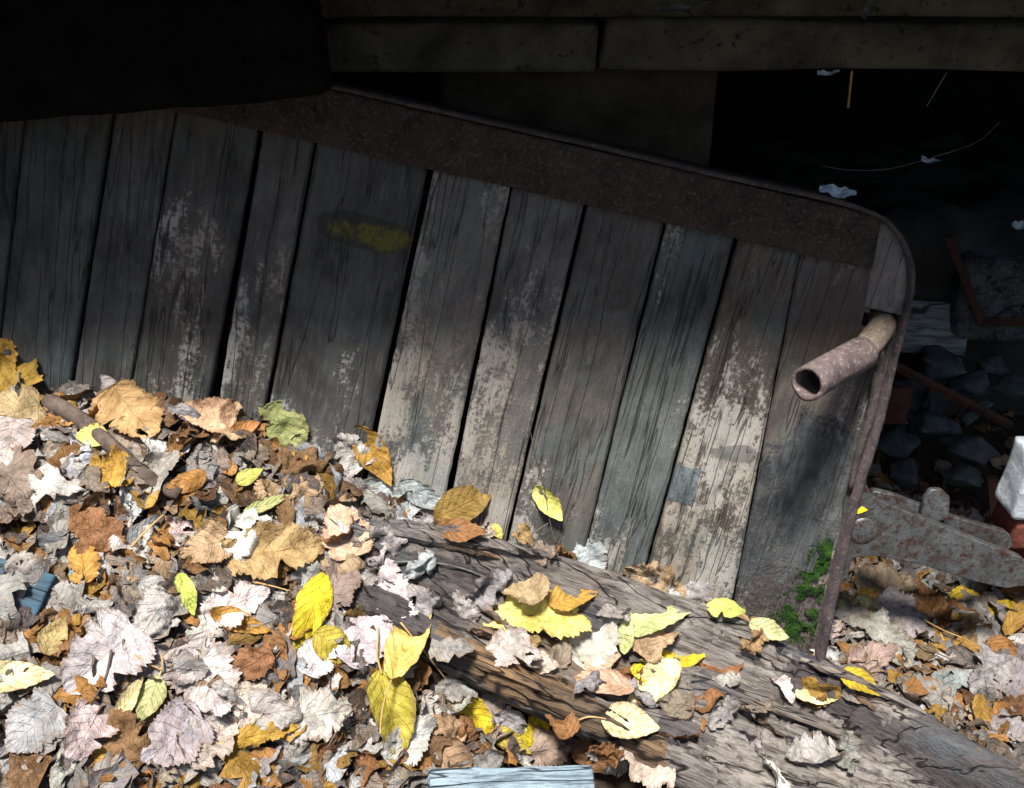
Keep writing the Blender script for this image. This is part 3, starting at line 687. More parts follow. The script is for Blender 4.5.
# ------------------------------------------------------------------ painted board scraps
def scrap_board(name, px0, px1, width, thick, mat, label, lift=0.01):
    p, q = ground_hit(*px0), ground_hit(*px1); d = (q - p); L = d.length
    me = rough_box(name, (L, width, thick), 7, 0.006, 12, 0.003); o = link(name, me, mat, None, True)
    x = d.normalized(); z = (Vector((0, -0.45, 0.9)) - x * x.dot(Vector((0, -0.45, 0.9)))).normalized(); y = z.cross(x)
    o.matrix_world = Matrix(((x.x, y.x, z.x, 0), (x.y, y.y, z.y, 0), (x.z, y.z, z.z, 0), (0, 0, 0, 1)))
    o.matrix_world.translation = (p + q) / 2 + Vector((0, 0, lift)); tag(o, label, 'board'); return o
scrap_board('painted_board', (-70, 572), (48, 610), 0.060, 0.016, MAT['bluepaint'], 'dark blue painted board showing through leaves at the left edge', 0.012)
scrap_board('painted_board', (428, 798), (590, 794), 0.030, 0.02, MAT['palepaint'], 'pale blue painted board peeping out at the bottom below the timber', 0.028)

# ------------------------------------------------------------------ leaves
def leaf_arrays(kind, L, Wd, seed, cx, cy, crum, fold, NS=30, NT_=13, holes=0, twist=0.0, wear=0.3):
    rs = np.random.default_rng(seed)
    k = np.linspace(0, 1, NS); s = 0.5 - 0.5 * np.cos(np.pi * k); s = 0.35 * k + 0.65 * s
    if kind == 'deltoid': wd = (s ** 0.42) * ((1 - s) ** 0.78); tooth = 0.045
    elif kind == 'ellip': wd = np.sin(np.pi * s ** 0.85) ** 0.85 * (1 - 0.25 * s); tooth = 0.010
    elif kind == 'round': wd = np.sqrt(np.maximum(0, 1 - (2 * s - 1) ** 2)) ** 0.9; tooth = 0.03
    else: wd = (s ** 0.4) * ((1 - s) ** 0.7) * (0.74 + 0.30 * np.abs(np.sin(3.1 * np.pi * (s + 0.12)))); tooth = 0.07
    wd = wd / wd.max() * 0.5 * Wd + 0.0006
    t = np.linspace(-1, 1, NT_)
    ed = []
    for side in (0, 1):
        z = np.where((np.arange(NS) % 2) == 0, 1, -1) * tooth * (0.5 + rs.random(NS)) + (0.11 if kind != 'ellip' else 0.06) * fbm(np.stack([s * 5, s * 0 + seed * 1.7 + side * 9, s * 0], -1), 3)
        z = z - wear * 0.9 * np.maximum(0, fbm(np.stack([s * 7, s * 0 + seed * 2.3 + side * 5, s * 0 + 4], -1), 3) - 0.05)
        for _ in range(int(rs.poisson(wear * 3))):
            c0 = rs.uniform(0.15, 0.95); z = z - rs.uniform(0.15, 0.6) * np.exp(-((s - c0) / rs.uniform(0.015, 0.05)) ** 2)
        z = np.maximum(z, -0.85)
        ed.append(1 + z)
    X = np.where(t[None] < 0, t[None] * wd[:, None] * ed[0][:, None], t[None] * wd[:, None] * ed[1][:, None])
    slant = 0.30 if kind in ('deltoid', 'lobed') else 0.12
    Y = (s[:, None] - 0.5) * L - slant * np.abs(X) * (1 - s[:, None]) ** 1.5 + 0 * X
    Y = Y + 0.015 * L * rs.standard_normal((NS, 1)) * (np.abs(t)[None] > 0.9) * 0.6
    Z = crum * L * fbm(np.stack([X / L * 3.2 + seed, Y / L * 3.2, X * 0 + seed * 0.37], -1), 4)
    rq = np.stack([X / L * 2.6 + seed * 0.7, Y / L * 2.6, X * 0 + seed * 0.11], -1)
    Z += crum * 1.5 * L * (0.35 - np.abs(fbm(rq, 2))) + crum * 0.5 * L * (0.3 - np.abs(fbm(rq * 2.7 + 3, 2)))
    Z += 0.010 * L * np.cos(2 * np.pi * (7 * s[:, None] - 2.1 * np.abs(t)[None])) * np.abs(t)[None] ** 0.5
    Z += fold * np.abs(X)
    X = X + 0.4 * crum * L * fbm(np.stack([X / L * 4 + 11 + seed, Y / L * 4, X * 0], -1), 3) * np.abs(t)[None]
    kx = cx / max(Wd, 1e-4) * (1 + 0.7 * vnoise(np.stack([s * 3 + seed, s * 0, s * 0], -1)))[:, None]
    ph = kx * X * (0.55 + 0.9 * np.abs(t)[None]); kk = np.where(np.abs(ph) < 1e-4, 1, ph)
    X2 = X * np.sin(kk) / kk * np.where(np.abs(ph) < 1e-4, 1, 1); X2 = np.where(np.abs(ph) < 1e-4, X, X2)
    Z = Z * np.cos(ph) + np.where(np.abs(ph) < 1e-4, 0, X * (1 - np.cos(kk)) / kk)
    ky = cy / L; ph = ky * Y * (0.6 + 0.8 * np.abs(2 * s[:, None] - 1)); kk = np.where(np.abs(ph) < 1e-4, 1, ph)
    Y2 = np.where(np.abs(ph) < 1e-4, Y, Y * np.sin(kk) / kk - Z * np.sin(ph)); Z2 = np.where(np.abs(ph) < 1e-4, Z, Z * np.cos(ph) + Y * (1 - np.cos(kk)) / kk)
    if twist:
        an = twist * (s - 0.5)[:, None]; X2, Z2 = X2 * np.cos(an) - Z2 * np.sin(an), X2 * np.sin(an) + Z2 * np.cos(an)
    Z2 = Z2 - np.median(Z2)
    P = np.stack([X2, Y2, Z2], -1)
    UVs = np.stack([0.5 + 0.5 * t[None] + 0 * s[:, None], s[:, None] + 0 * t[None]], -1)
    F = grid_faces(NS, NT_)
    if holes:
        hs = [(rs.uniform(0.2, 0.8), rs.uniform(-0.7, 0.7), rs.uniform(0.04, 0.10)) for _ in range(holes)]
        cs = [(float(s[q[0] // NT_]), float(t[q[0] % NT_])) for q in F]
        F = [q for q, (a, b) in zip(F, cs) if all((a - h0) ** 2 + ((b - h1) * 0.5) ** 2 > h2 ** 2 for h0, h1, h2 in hs)]
    return P.reshape(-1, 3), F, UVs.reshape(-1, 2)
def leaf_mesh(name, *a, mat=None, **kw):
    P, F, U = leaf_arrays(*a, **kw); me = pydata(name, P, F)
    lay = me.uv_layers.new(name='UVMap'); li = np.empty(len(me.loops), int); me.loops.foreach_get('vertex_index', li)
    lay.data.foreach_set('uv', U[li].reshape(-1)); me.materials.append(mat or MAT['leaf'])
    me.polygons.foreach_set('use_smooth', [True] * len(me.polygons)); return me
def surf_hit(px, py):
    d = ray(px, py); best = None
    for bv, nm in ((BV_G, 'g'), (BV_T, 't')):
        h, n_, _, dist = bv.ray_cast(CAM, d, 6)
        if h and (best is None or dist < best[3]): best = (h, n_ if n_.dot(d) < 0 else -n_, nm, dist)
    p = hit_plane(px, py, Vector(), PN); u, v = p.dot(PU), p.dot(PV); dist = (p - CAM).length
    if v > v_bot and u < strap_u(v) and (best is None or dist < best[3]): best = (p, PN.copy(), 'p', dist)
    if best is None: p = at_z(px, py, -0.4); best = (p, Vector((0, 0, 1)), 'g', (p - CAM).length)
    return best
def frame(P, N, T):
    y = (T - N * T.dot(N)).normalized(); x = y.cross(N).normalized()
    m = Matrix(((x.x, y.x, N.x, P.x), (x.y, y.y, N.y, P.y), (x.z, y.z, N.z, P.z), (0, 0, 0, 1))); return m
PAL = {'yellow': (0.86, 0.62, 0.03), 'pale_yellow': (0.88, 0.74, 0.22), 'cream': (0.90, 0.78, 0.42), 'olive': (0.50, 0.42, 0.06), 'lime': (0.62, 0.68, 0.16),
       'pale_green': (0.62, 0.62, 0.28), 'gold': (0.55, 0.31, 0.06), 'orange': (0.50, 0.24, 0.07), 'rust': (0.30, 0.14, 0.06), 'brown': (0.24, 0.13, 0.06),
       'tan': (0.50, 0.34, 0.20), 'tan_gold': (0.52, 0.35, 0.16), 'peach': (0.72, 0.50, 0.31), 'pinkish': (0.62, 0.50, 0.43), 'white': (0.77, 0.73, 0.67),
       'light_grey': (0.59, 0.55, 0.495), 'grey': (0.41, 0.38, 0.35), 'lilac': (0.42, 0.385, 0.385), 'blue_grey': (0.50, 0.525, 0.54), 'dark': (0.15, 0.12, 0.11),
       'brown_grey': (0.33, 0.26, 0.20), 'golden_brown': (0.46, 0.27, 0.05), 'olive_brown': (0.32, 0.20, 0.05), 'wet': (0.34, 0.36, 0.15)}
HL = [  # px, py, length px, direction deg, width ratio, shape, colour, cross curl, long curl, crumple, fold, stem, label
 (309, 619, 76, 250, .40, 'ellip', 'yellow', .5, .5, .03, .1, 0, 'bright yellow oblong leaf lying alone left of the timber end'),
 (411, 638, 90, 68, .36, 'ellip', 'pale_yellow', .5, .3, .02, .25, 1, 'tall pale yellow pointed leaf at the timber end'),
 (389, 722, 86, 283, .48, 'ellip', 'olive', .9, .5, .03, .5, 1, 'olive yellow leaf folded along its rib below the timber end'),
 (152, 709, 46, 245, .5, 'ellip', 'pale_green', .5, .3, .03, .1, 1, 'small olive green leaf with a dark stalk at lower left'),
 (133, 706, 48, 60, .3, 'ellip', 'cream', 1.4, .8, .05, .3, 0, 'cream yellow leaf curled lengthwise beside the olive green one'),
 (18, 686, 80, 2, .34, 'ellip', 'cream', .6, .3, .02, .2, 0, 'cream yellow leaf pointing right from the left edge'),
 (89, 572, 36, 100, .85, 'round', 'gold', .5, .4, .03, 0, 0, 'small round golden leaf right of the blue board'),
 (93, 446, 30, 180, .7, 'ellip', 'pale_yellow', .6, .4, .03, 0, 0, 'small straw yellow leaf resting on the dark stick'),
 (187, 604, 40, 290, .42, 'ellip', 'lime', .9, .6, .05, .3, 0, 'small lime green leaf left of the white jagged leaf'),
 (249, 486, 28, 30, .5, 'ellip', 'lime', .6, .4, .06, .2, 0, 'tiny lime green leaf below the wet yellow smear'),
 (266, 514, 46, 22, .22, 'ellip', 'pale_green', .8, .5, .06, .2, 0, 'narrow torn green strip of leaf above the big tan leaf'),
 (240, 630, 62, 340, .32, 'ellip', 'gold', .8, .7, .06, .2, 0, 'golden leaf edge curling from under a white leaf'),
 (531, 618, 98, 182, .52, 'deltoid', 'pale_yellow', .5, .25, .02, .5, 0, 'large pale yellow leaf spread on the timber'),
 (572, 601, 48, 12, .5, 'ellip', 'gold', .6, .4, .04, .3, 0, 'orange yellow leaf tucked against the large pale yellow one'),
 (598, 689, 66, 175, .36, 'ellip', 'peach', .7, .4, .04, .2, 0, 'peach yellow pointed leaf on the orange edge of the timber'),
 (674, 662, 96, 22, .32, 'ellip', 'yellow', 1.0, .7, .05, .4, 0, 'bright yellow arched leaf on the timber'),
 (652, 690, 70, 226, .46, 'ellip', 'cream', .8, .5, .03, .3, 0, 'cream yellow leaf under the arched bright yellow leaf'),
 (630, 727, 54, 350, .6, 'ellip', 'cream', .6, .3, .02, .2, 1, 'cream leaf low on the timber edge near the bottom'),
 (656, 622, 74, 15, .36, 'ellip', 'pale_green', .7, .4, .03, .3, 0, 'pale green pointed leaf along the timber ridge'),
 (627, 634, 46, 82, .3, 'ellip', 'pale_green', .9, .5, .05, .4, 0, 'narrow pale green leaf standing beside the pale green pointed one'),
 (859, 686, 44, 330, .42, 'ellip', 'yellow', .5, .4, .03, .1, 0, 'small yellow leaf on the timber under the iron strap foot'),
 (980, 613, 64, 350, .42, 'ellip', 'yellow', .9, .9, .10, .2, 0, 'crumpled yellow leaf below the iron arm at the right'),
 (1014, 626, 40, 55, .45, 'ellip', 'gold', .7, .5, .05, .2, 0, 'golden leaf at the right edge below the iron arm'),
 (549, 505, 42, 300, .5, 'ellip', 'pale_yellow', 1.0, .7, .03, .4, 0, 'small twisted pale yellow leaf caught on the planks'),
 (496, 536, 20, 280, .55, 'ellip', 'pale_yellow', .6, .4, .05, .2, 0, 'tiny pale yellow leaf at the foot of the planks'),
 (375, 457, 64, 300, .42, 'ellip', 'golden_brown', .7, .4, .03, .2, 0, 'golden brown leaf leaning upright against the planks'),
 (465, 505, 62, 27, .52, 'ellip', 'olive_brown', .4, .3, .02, .15, 0, 'olive brown oval leaf leaning on the planks above the timber'),
 (462, 534, 48, 350, .4, 'ellip', 'rust', .6, .4, .05, .1, 0, 'rust brown leaf under the olive brown oval one'),
 (470, 722, 50, 318, .5, 'ellip', 'yellow', .8, .5, .04, .3, 0, 'yellow leaf in the shade under the timber edge'),
 (529, 733, 30, 20, .85, 'round', 'yellow', .5, .4, .04, .1, 1, 'small round yellow leaf in the hollow under the timber'),
 (509, 747, 42, 330, .42, 'ellip', 'olive', .7, .5, .05, .3, 0, 'dark yellow leaf just above the pale blue board'),
 (245, 438, 30, 20, .45, 'ellip', 'orange', .6, .4, .03, .2, 0, 'small orange brown leaf at the foot of the wide gap'),
 (112, 481, 38, 190, 1.0, 'round', 'gold', .6, .4, .05, .1, 0, 'fan shaped golden orange leaf below the dark stick'),
 (137, 427, 60, 310, .85, 'deltoid', 'tan_gold', .6, .5, .05, 0, 0, 'broad tan orange leaf with a hole above the dark stick'),
 (20, 388, 60, 80, .85, 'deltoid', 'golden_brown', 1.3, .8, .05, .3, 0, 'large ochre leaf standing curled at the left edge'),
 (6, 360, 38, 90, .8, 'round', 'gold', .8, .6, .05, .1, 0, 'golden leaf tip highest at the left edge'),
 (17, 425, 52, 200, .9, 'deltoid', 'tan', .6, .4, .05, .1, 0, 'tan brown leaf below the large ochre one at the left edge'),
 (11, 457, 52, 250, .9, 'deltoid', 'pinkish', .6, .4, .04, .1, 0, 'pinkish tan leaf low at the left edge'),
 (205, 427, 54, 165, .6, 'deltoid', 'peach', .8, .5, .05, .2, 0, 'light orange leaf lying at the foot of the planks'),
 (188, 492, 40, 200, .5, 'ellip', 'orange', .9, .7, .06, .2, 0, 'orange leaf curled up left of the lime green scrap'),
 (279, 560, 92, 8, .56, 'lobed', 'tan_gold', .9, .5, .06, .1, 2, 'large tan gold leaf with a long orange stalk'),
 (344, 533, 54, 110, .85, 'deltoid', 'peach', .7, .4, .03, .15, 0, 'peach coloured leaf perched on the upper end of the timber'),
 (370, 622, 84, 52, .64, 'deltoid', 'white', .6, .3, .03, .1, 0, 'large whitish pink leaf left of the tall pale yellow one'),
 (393, 592, 58, 100, .7, 'lobed', 'white', .8, .4, .05, .1, 0, 'white jagged leaf on the dark timber end'),
 (238, 611, 62, 25, .62, 'lobed', 'white', .7, .4, .05, .1, 0, 'white jagged leaf over the golden curled edge'),
 (242, 676, 66, 205, .5, 'lobed', 'rust', 1.0, .6, .07, .2, 0, 'rust brown curled leaf right of the broad silver leaf'),
 (246, 716, 44, 255, .75, 'deltoid', 'pinkish', .8, .5, .05, .2, 0, 'reddish tan leaf below the rust brown curled one'),
 (277, 664, 50, 285, .5, 'ellip', 'rust', 1.2, .8, .06, .3, 0, 'dark rust leaf rolled beside the rust brown curled one'),
 (264, 742, 66, 12, .34, 'lobed', 'gold', .8, .6, .06, .2, 1, 'golden orange narrow leaf near the bottom edge'),
 (206, 690, 76, 300, .9, 'lobed', 'light_grey', .4, .3, .04, .05, 0, 'broad silver grey jagged leaf at the lower left'),
 (103, 668, 84, 222, .78, 'deltoid', 'light_grey', .5, .4, .05, .1, 0, 'broad silver grey leaf above the lilac one'),
 (36, 735, 62, 222, .85, 'deltoid', 'lilac', .5, .3, .03, .1, 0, 'lilac grey leaf in the lower left corner'),
 (86, 742, 58, 240, .8, 'deltoid', 'pinkish', .5, .5, .05, .1, 0, 'pinkish white leaf right of the lilac corner leaf'),
 (173, 748, 68, 215, .8, 'deltoid', 'lilac', .5, .3, .03, .1, 0, 'large lilac grey leaf at the bottom below the olive green one'),
 (318, 722, 66, 10, .85, 'lobed', 'light_grey', .6, .4, .05, .1, 0, 'silver leaf left of the olive folded leaf'),
 (316, 667, 36, 60, .95, 'round', 'white', .5, .3, .04, 0, 0, 'small round white leaf below the bright yellow oblong leaf'),
 (331, 653, 42, 320, .75, 'ellip', 'olive', .6, .4, .05, .1, 0, 'dull olive leaf under the whitish pink one'),
 (583, 641, 92, 58, .78, 'deltoid', 'light_grey', .35, .25, .03, .1, 0, 'large toothed silver lilac leaf on the middle of the timber'),
 (507, 657, 48, 200, .8, 'deltoid', 'light_grey', .5, .4, .05, .1, 0, 'silver leaf with a small hole at the timber edge'),
 (541, 668, 36, 350, .7, 'deltoid', 'pinkish', .6, .4, .05, .1, 0, 'small pinkish leaf on the lower edge of the timber'),
 (601, 663, 36, 15, .6, 'ellip', 'peach', .7, .5, .06, .2, 0, 'small peach leaf right of the toothed silver leaf'),
 (520, 585, 50, 120, .75, 'deltoid', 'tan', .9, .6, .07, .2, 0, 'crumpled tan leaf behind the large pale yellow one'),
 (661, 642, 46, 40, .6, 'deltoid', 'tan', .8, .6, .07, .2, 0, 'tan leaf between pale green and arched yellow leaves'),
 (350, 452, 40, 130, .9, 'deltoid', 'light_grey', .7, .5, .06, .1, 0, 'silver leaf upright against the planks beside the golden brown one'),
 (382, 493, 50, 350, .45, 'ellip', 'blue_grey', .6, .4, .05, .1, 0, 'bluish grey leaf at the foot of the planks'),
 (424, 497, 52, 330, .4, 'ellip', 'blue_grey', .6, .4, .05, .1, 0, 'bluish grey pointed leaf left of the olive brown oval one'),
 (655, 582, 58, 160, .7, 'lobed', 'tan', 1.0, .7, .09, .2, 0, 'brown crumpled leaf between the timber and the planks'),
 (691, 590, 48, 70, .8, 'deltoid', 'lilac', .8, .6, .07, .2, 0, 'dull lilac leaf stuck against the planks behind the timber'),
 (588, 560, 36, 80, .9, 'round', 'blue_grey', .5, .4, .05, .1, 0, 'round bluish leaf against the planks behind the timber'),
 (722, 671, 42, 10, .6, 'lobed', 'rust', .7, .5, .05, .1, 0, 'reddish brown jagged leaf on the flat part of the timber'),
 (783, 690, 32, 300, .5, 'lobed', 'white', 1.2, .8, .08, .3, 0, 'white curled scrap of leaf in the timber groove'),
 (815, 700, 40, 350, .4, 'ellip', 'cream', .7, .4, .06, .1, 0, 'cream scrap of leaf in the timber groove'),
 (725, 612, 36, 350, .5, 'ellip', 'lime', .9, .6, .06, .3, 0, 'yellow green leaf at the foot of the dark coated plank'),
 (768, 634, 40, 340, .45, 'ellip', 'pale_green', .7, .4, .05, .2, 0, 'faded green leaf below the moss'),
 (887, 597, 50, 20, .75, 'deltoid', 'brown_grey', .9, .6, .06, .2, 0, 'brownish grey leaf in the shade under the iron arm'),
 (903, 627, 62, 322, .6, 'lobed', 'light_grey', .7, .4, .04, .2, 0, 'folded silver leaf below the iron arm'),
 (889, 655, 66, 310, .5, 'lobed', 'light_grey', .8, .4, .06, .2, 0, 'long silver ragged leaf right of the strap foot'),
 (868, 668, 54, 30, .7, 'lobed', 'pinkish', .9, .6, .09, .2, 0, 'pale crumpled leaf between strap foot and long silver leaf'),
 (848, 614, 44, 160, .6, 'lobed', 'cream', .9, .6, .08, .2, 0, 'pale cream leaf beside the iron strap'),
 (927, 617, 50, 110, .65, 'ellip', 'rust', .9, .5, .04, .4, 1, 'orange brown folded leaf below the iron arm'),
 (983, 688, 56, 250, .75, 'lobed', 'light_grey', .7, .5, .06, .1, 0, 'silver leaf below the crumpled yellow one at the right'),
 (947, 690, 46, 20, .6, 'deltoid', 'blue_grey', .6, .5, .05, .1, 0, 'bluish white leaf between timber and silver leaf at right'),
 (1000, 660, 36, 320, .5, 'ellip', 'orange', .9, .6, .06, .2, 0, 'small orange brown leaf at the right below the golden one'),
 (978, 722, 38, 280, .4, 'ellip', 'gold', .8, .5, .06, .2, 0, 'narrow ochre leaf above the right end of the timber'),
 (918, 695, 40, 10, .4, 'ellip', 'orange', 1.0, .7, .08, .2, 0, 'orange curled leaf right of the timber ridge'),
 (1019, 592, 34, 60, .7, 'deltoid', 'orange', .7, .5, .05, .1, 0, 'orange leaf touching the tip of the iron arm'),
 (971, 590, 34, 150, .7, 'lobed', 'white', .7, .5, .06, .1, 0, 'small whitish leaf right under the iron arm tip'),
 (285, 433, 58, 290, .75, 'round', 'wet', .3, .3, .06, .1, 0, 'wet yellow green leaf pasted on the planks'),
 (1012, 690, 50, 100, .8, 'deltoid', 'grey', .7, .5, .05, .1, 0, 'grey leaf at the right edge below the golden one'),
 (57, 645, 40, 60, .6, 'ellip', 'tan_gold', .7, .5, .05, .1, 0, 'tan yellow leaf just below the blue board'),
 (95, 540, 54, 130, .8, 'lobed', 'rust', .8, .5, .06, .2, 0, 'dark red brown leaf above the small golden leaf'),
 (205, 555, 50, 200, .7, 'deltoid', 'tan', .9, .6, .08, .2, 0, 'brown crumpled leaf left of the large tan gold one'),
 (338, 588, 50, 60, .8, 'deltoid', 'brown_grey', .7, .5, .05, .1, 0, 'speckled brown leaf right of the bright yellow oblong one'),
 (484, 706, 52, 40, .8, 'deltoid', 'brown_grey', .8, .6, .08, .2, 0, 'brownish grey leaf in the hollow under the timber end'),
 (455, 690, 46, 200, .7, 'lobed', 'grey', .8, .6, .08, .2, 0, 'grey leaf left of the hollow under the timber'),
 (560, 722, 40, 120, .7, 'deltoid', 'rust', .9, .6, .08, .2, 0, 'dark rust leaf in the hollow right of the small round yellow one'),
 (548, 752, 58, 10, .7, 'lobed', 'brown_grey', .7, .5, .08, .1, 0, 'brownish leaf just below the small round yellow one'),
 (596, 748, 46, 60, .8, 'deltoid', 'brown', .8, .6, .08, .2, 0, 'dark brown leaf deep in the hollow under the timber'),
 (506, 722, 44, 330, .7, 'lobed', 'lilac', .8, .6, .09, .2, 0, 'lilac grey scrap in the hollow left of the small round yellow leaf'),
 (645, 765, 60, 160, .7, 'lobed', 'pinkish', .8, .6, .09, .2, 0, 'pale pinkish ragged leaf at the bottom under the cream timber leaf'),
 (612, 760, 46, 300, .8, 'lobed', 'light_grey', .8, .6, .09, .2, 0, 'silver ragged leaf at the bottom right of the pale blue board'),
 (410, 745, 60, 40, .7, 'lobed', 'light_grey', .6, .5, .08, .1, 0, 'silver ragged leaf left of the pale blue board'),
 (437, 735, 48, 170, .5, 'lobed', 'tan', .8, .6, .08, .1, 0, 'tan curled leaf above the pale blue board'),
 (285, 520, 30, 90, .6, 'ellip', 'brown', .7, .5, .05, .2, 0, 'small dark brown leaf standing above the large tan gold one'),
]
hand_xy = []
for i, (px, py, ln, ang, wr, shp, colr, cx, cy, cr, fo, stem, lab) in enumerate(HL):
    P, N, nm, dist = surf_hit(px, py)
    if nm == 'p': N = (PN * 0.9 + Vector((0, -0.1, 0.25)) + Vector(rng.normal(0, 0.06, 3))).normalized(); lift = 0.008
    else:
        up = Vector((0, 0, 1)) if nm == 't' else N
        N = (up * 0.75 - ray(px, py) * 0.45 + Vector(rng.normal(0, 0.10, 3))).normalized(); lift = 0.022 if nm == 'g' else 0.008
    d = (math.cos(R(ang)), -math.sin(R(ang)))
    q = hit_plane(px + d[0] * 10, py + d[1] * 10, P, N); st = (q - P); st_len = st.length / 10
    st_len = min(st_len, dist / FPX * 1.35)
    qc = hit_plane(px - d[1] * 10, py + d[0] * 10, P, N); cl = min((qc - P).length / 10, dist / FPX * 1.35)
    L = ln * st_len * 1.10; Wd = ln * wr * cl * 1.14
    me = leaf_mesh('leaf', shp, L, Wd, 100 + i, cx * (1 if i % 3 else -0.7), cy * (1 if i % 2 else -0.8), (cr * 1.1 + 0.008 if shp == 'ellip' else cr * 1.7 + 0.02), fo, NS=46, NT_=19, wear=0.12 if shp == 'ellip' else 0.5, holes=1 if ('hole' in lab) else 0, twist=0.9 if 'twisted' in lab else 0.15)
    o = link('leaf', me); o.matrix_world = frame(P + N * lift * 0.6 + Vector((0, 0, lift * 0.5)), N, st)
    dk = 0.62 if px > 835 else 1.0  # right-hand leaves coloured darker, standing in for part shade
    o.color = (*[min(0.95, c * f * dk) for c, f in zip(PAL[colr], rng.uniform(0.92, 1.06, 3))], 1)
    tag(o, lab, 'leaf'); hand_xy.append((P.x, P.y, L))
    if stem:
        y0 = -L * 0.5; sl = L * (0.8 if stem == 2 else 0.45)
        pts = [(0, y0 + 0.006, 0.001), (0.001, y0 - sl * 0.3, 0.002), (0.004 * (1 if i % 2 else -1), y0 - sl * 0.65, 0.001), (0.010 * (1 if i % 2 else -1), y0 - sl, -0.004)]
        if stem == 2: pts = [(0, -0.02, -0.004), (-0.002 + 0.02, -0.03 - 0.0, -0.006), (0.045, -0.022, -0.012), (0.070, -0.028, -0.02)]
        link('stalk', tube_mesh('stalk', smooth_path(pts, 10), 0.0011, 6), MAT['stalk'], o)
# the common run of leaves: variant meshes shared between them
VAR = []
for k in range(48):
    shp = ('deltoid', 'lobed', 'deltoid', 'round', 'lobed', 'ellip')[k % 6]
    L = 0.088; VAR.append((shp, leaf_mesh('leaf_variant', shp, L, L * (0.82 if shp != 'ellip' else 0.48), 500 + k, rng.uniform(-2.0, 2.6), rng.uniform(-1.8, 1.8), rng.uniform(0.10, 0.24), rng.uniform(-0.25, 0.5), NS=36, NT_=17, holes=int(rng.random() < 0.4), twist=rng.uniform(-1.2, 1.2), wear=1.0)))
CLS = [('light_grey', 0.27), ('grey', 0.20), ('lilac', 0.06), ('white', 0.09), ('blue_grey', 0.05), ('brown_grey', 0.17), ('tan', 0.06), ('rust', 0.05), ('pinkish', 0.02), ('brown', 0.05), ('orange', 0.05), ('gold', 0.04), ('tan_gold', 0.04)]
NAMEC = {'light_grey': 'silver grey', 'grey': 'dull grey', 'lilac': 'lilac grey', 'white': 'chalky white', 'blue_grey': 'bluish grey', 'brown_grey': 'brownish grey', 'tan': 'tan', 'rust': 'rust brown', 'pinkish': 'pinkish', 'brown': 'dark brown', 'orange': 'orange', 'gold': 'golden', 'tan_gold': 'tan gold'}
def surf_down(x, y):
    best = None
    for bv, nm in ((BV_G, 'g'), (BV_T, 't')):
        h, n_, _, _ = bv.ray_cast(Vector((x, y, 0.6)), Vector((0, 0, -1)), 3)
        if h and (best is None or h.z > best[0].z): best = (h, n_ if n_.z > 0 else -n_, nm)
    return best
def front_of_panel(x, y, z, margin):
    p = Vector((x, y, z)); u, v = p.dot(PU), p.dot(PV)
    return p.dot(PN) > margin or u > strap_u(v_bot) + 0.01
def project(p):
    q = Vector(p) - CAM; z = q.dot(FWD); return 512 + q.x / z * FPX, 394 - q.dot(UPV) / z * FPX
placed = []; tries = 0; LM = []
TARGET = 300 - len(HL)
while len(placed) < TARGET and tries < 40000:
    tries += 1
    x, y = rng.uniform(-0.66, 0.74), rng.uniform(-0.46, 0.30)
    s_ = surf_down(x, y)
    if not s_: continue
    P, N, nm = s_
    px, py = project(P)
    if not (-15 < px < 1039 and 340 < py < 775): continue
    if not front_of_panel(x, y, P.z, 0.02): continue
    if nm == 't' and (rng.random() < 0.985 if px > 680 else rng.random() < (0.75 if py > 600 and px > 470 else 0.93)): continue
    mind = 0.034 if px < 830 else 0.042
    if any((x - a) ** 2 + (y - b) ** 2 < mind ** 2 for a, b in placed): continue
    if any((x - a) ** 2 + (y - b) ** 2 < (0.30 * l_) ** 2 for a, b, l_ in hand_xy): continue
    placed.append((x, y))
    ci = rng.choice(len(CLS), p=np.array([c[1] for c in CLS]) / sum(c[1] for c in CLS)); colr = CLS[ci][0]
    shp, me = VAR[int(rng.integers(len(VAR)))]
    N2 = (N * 0.85 - ray(px, py) * 0.25 + Vector(rng.normal(0, 0.30, 3))).normalized()
    sc_ = rng.uniform(0.48, 1.02 if colr not in ('orange', 'gold', 'rust', 'tan_gold') else 0.75) * (0.85 if nm == 't' else 1)
    o = bpy.data.objects.new('leaf', me); COL.objects.link(o)
    th = rng.uniform(0, 2 * math.pi)
    o.matrix_world = frame(P + N * rng.uniform(0.004, 0.020), N2, Vector((math.cos(th), math.sin(th), 0))) @ Matrix.Diagonal((sc_ * rng.uniform(0.85, 1.1), sc_, sc_, 1))
    f = rng.uniform(0.72, 1.15) * (0.5 if px > 825 else 1); o.color = (*[min(0.9, c * f * g) for c, g in zip(PAL[colr], rng.uniform(0.96, 1.04, 3))], 1)  # colour dimmed at the right in place of weaker light
    LM.append((o, NAMEC[colr], shp, sc_, px, py))
    zone = 'on the rotten timber' if nm == 't' else ('in the litter under the iron arm' if px > 815 else ('in the litter between timber and planks' if (px > 420 and py < 600) else ('in the pile at the foot of the planks' if py < 520 else ('in the litter at the lower left' if px < 300 else 'in the litter below the timber'))))
    tag(o, f'dry {NAMEC[colr]} leaf {zone}', 'leaf', f'{NAMEC[colr]} leaves {zone}')

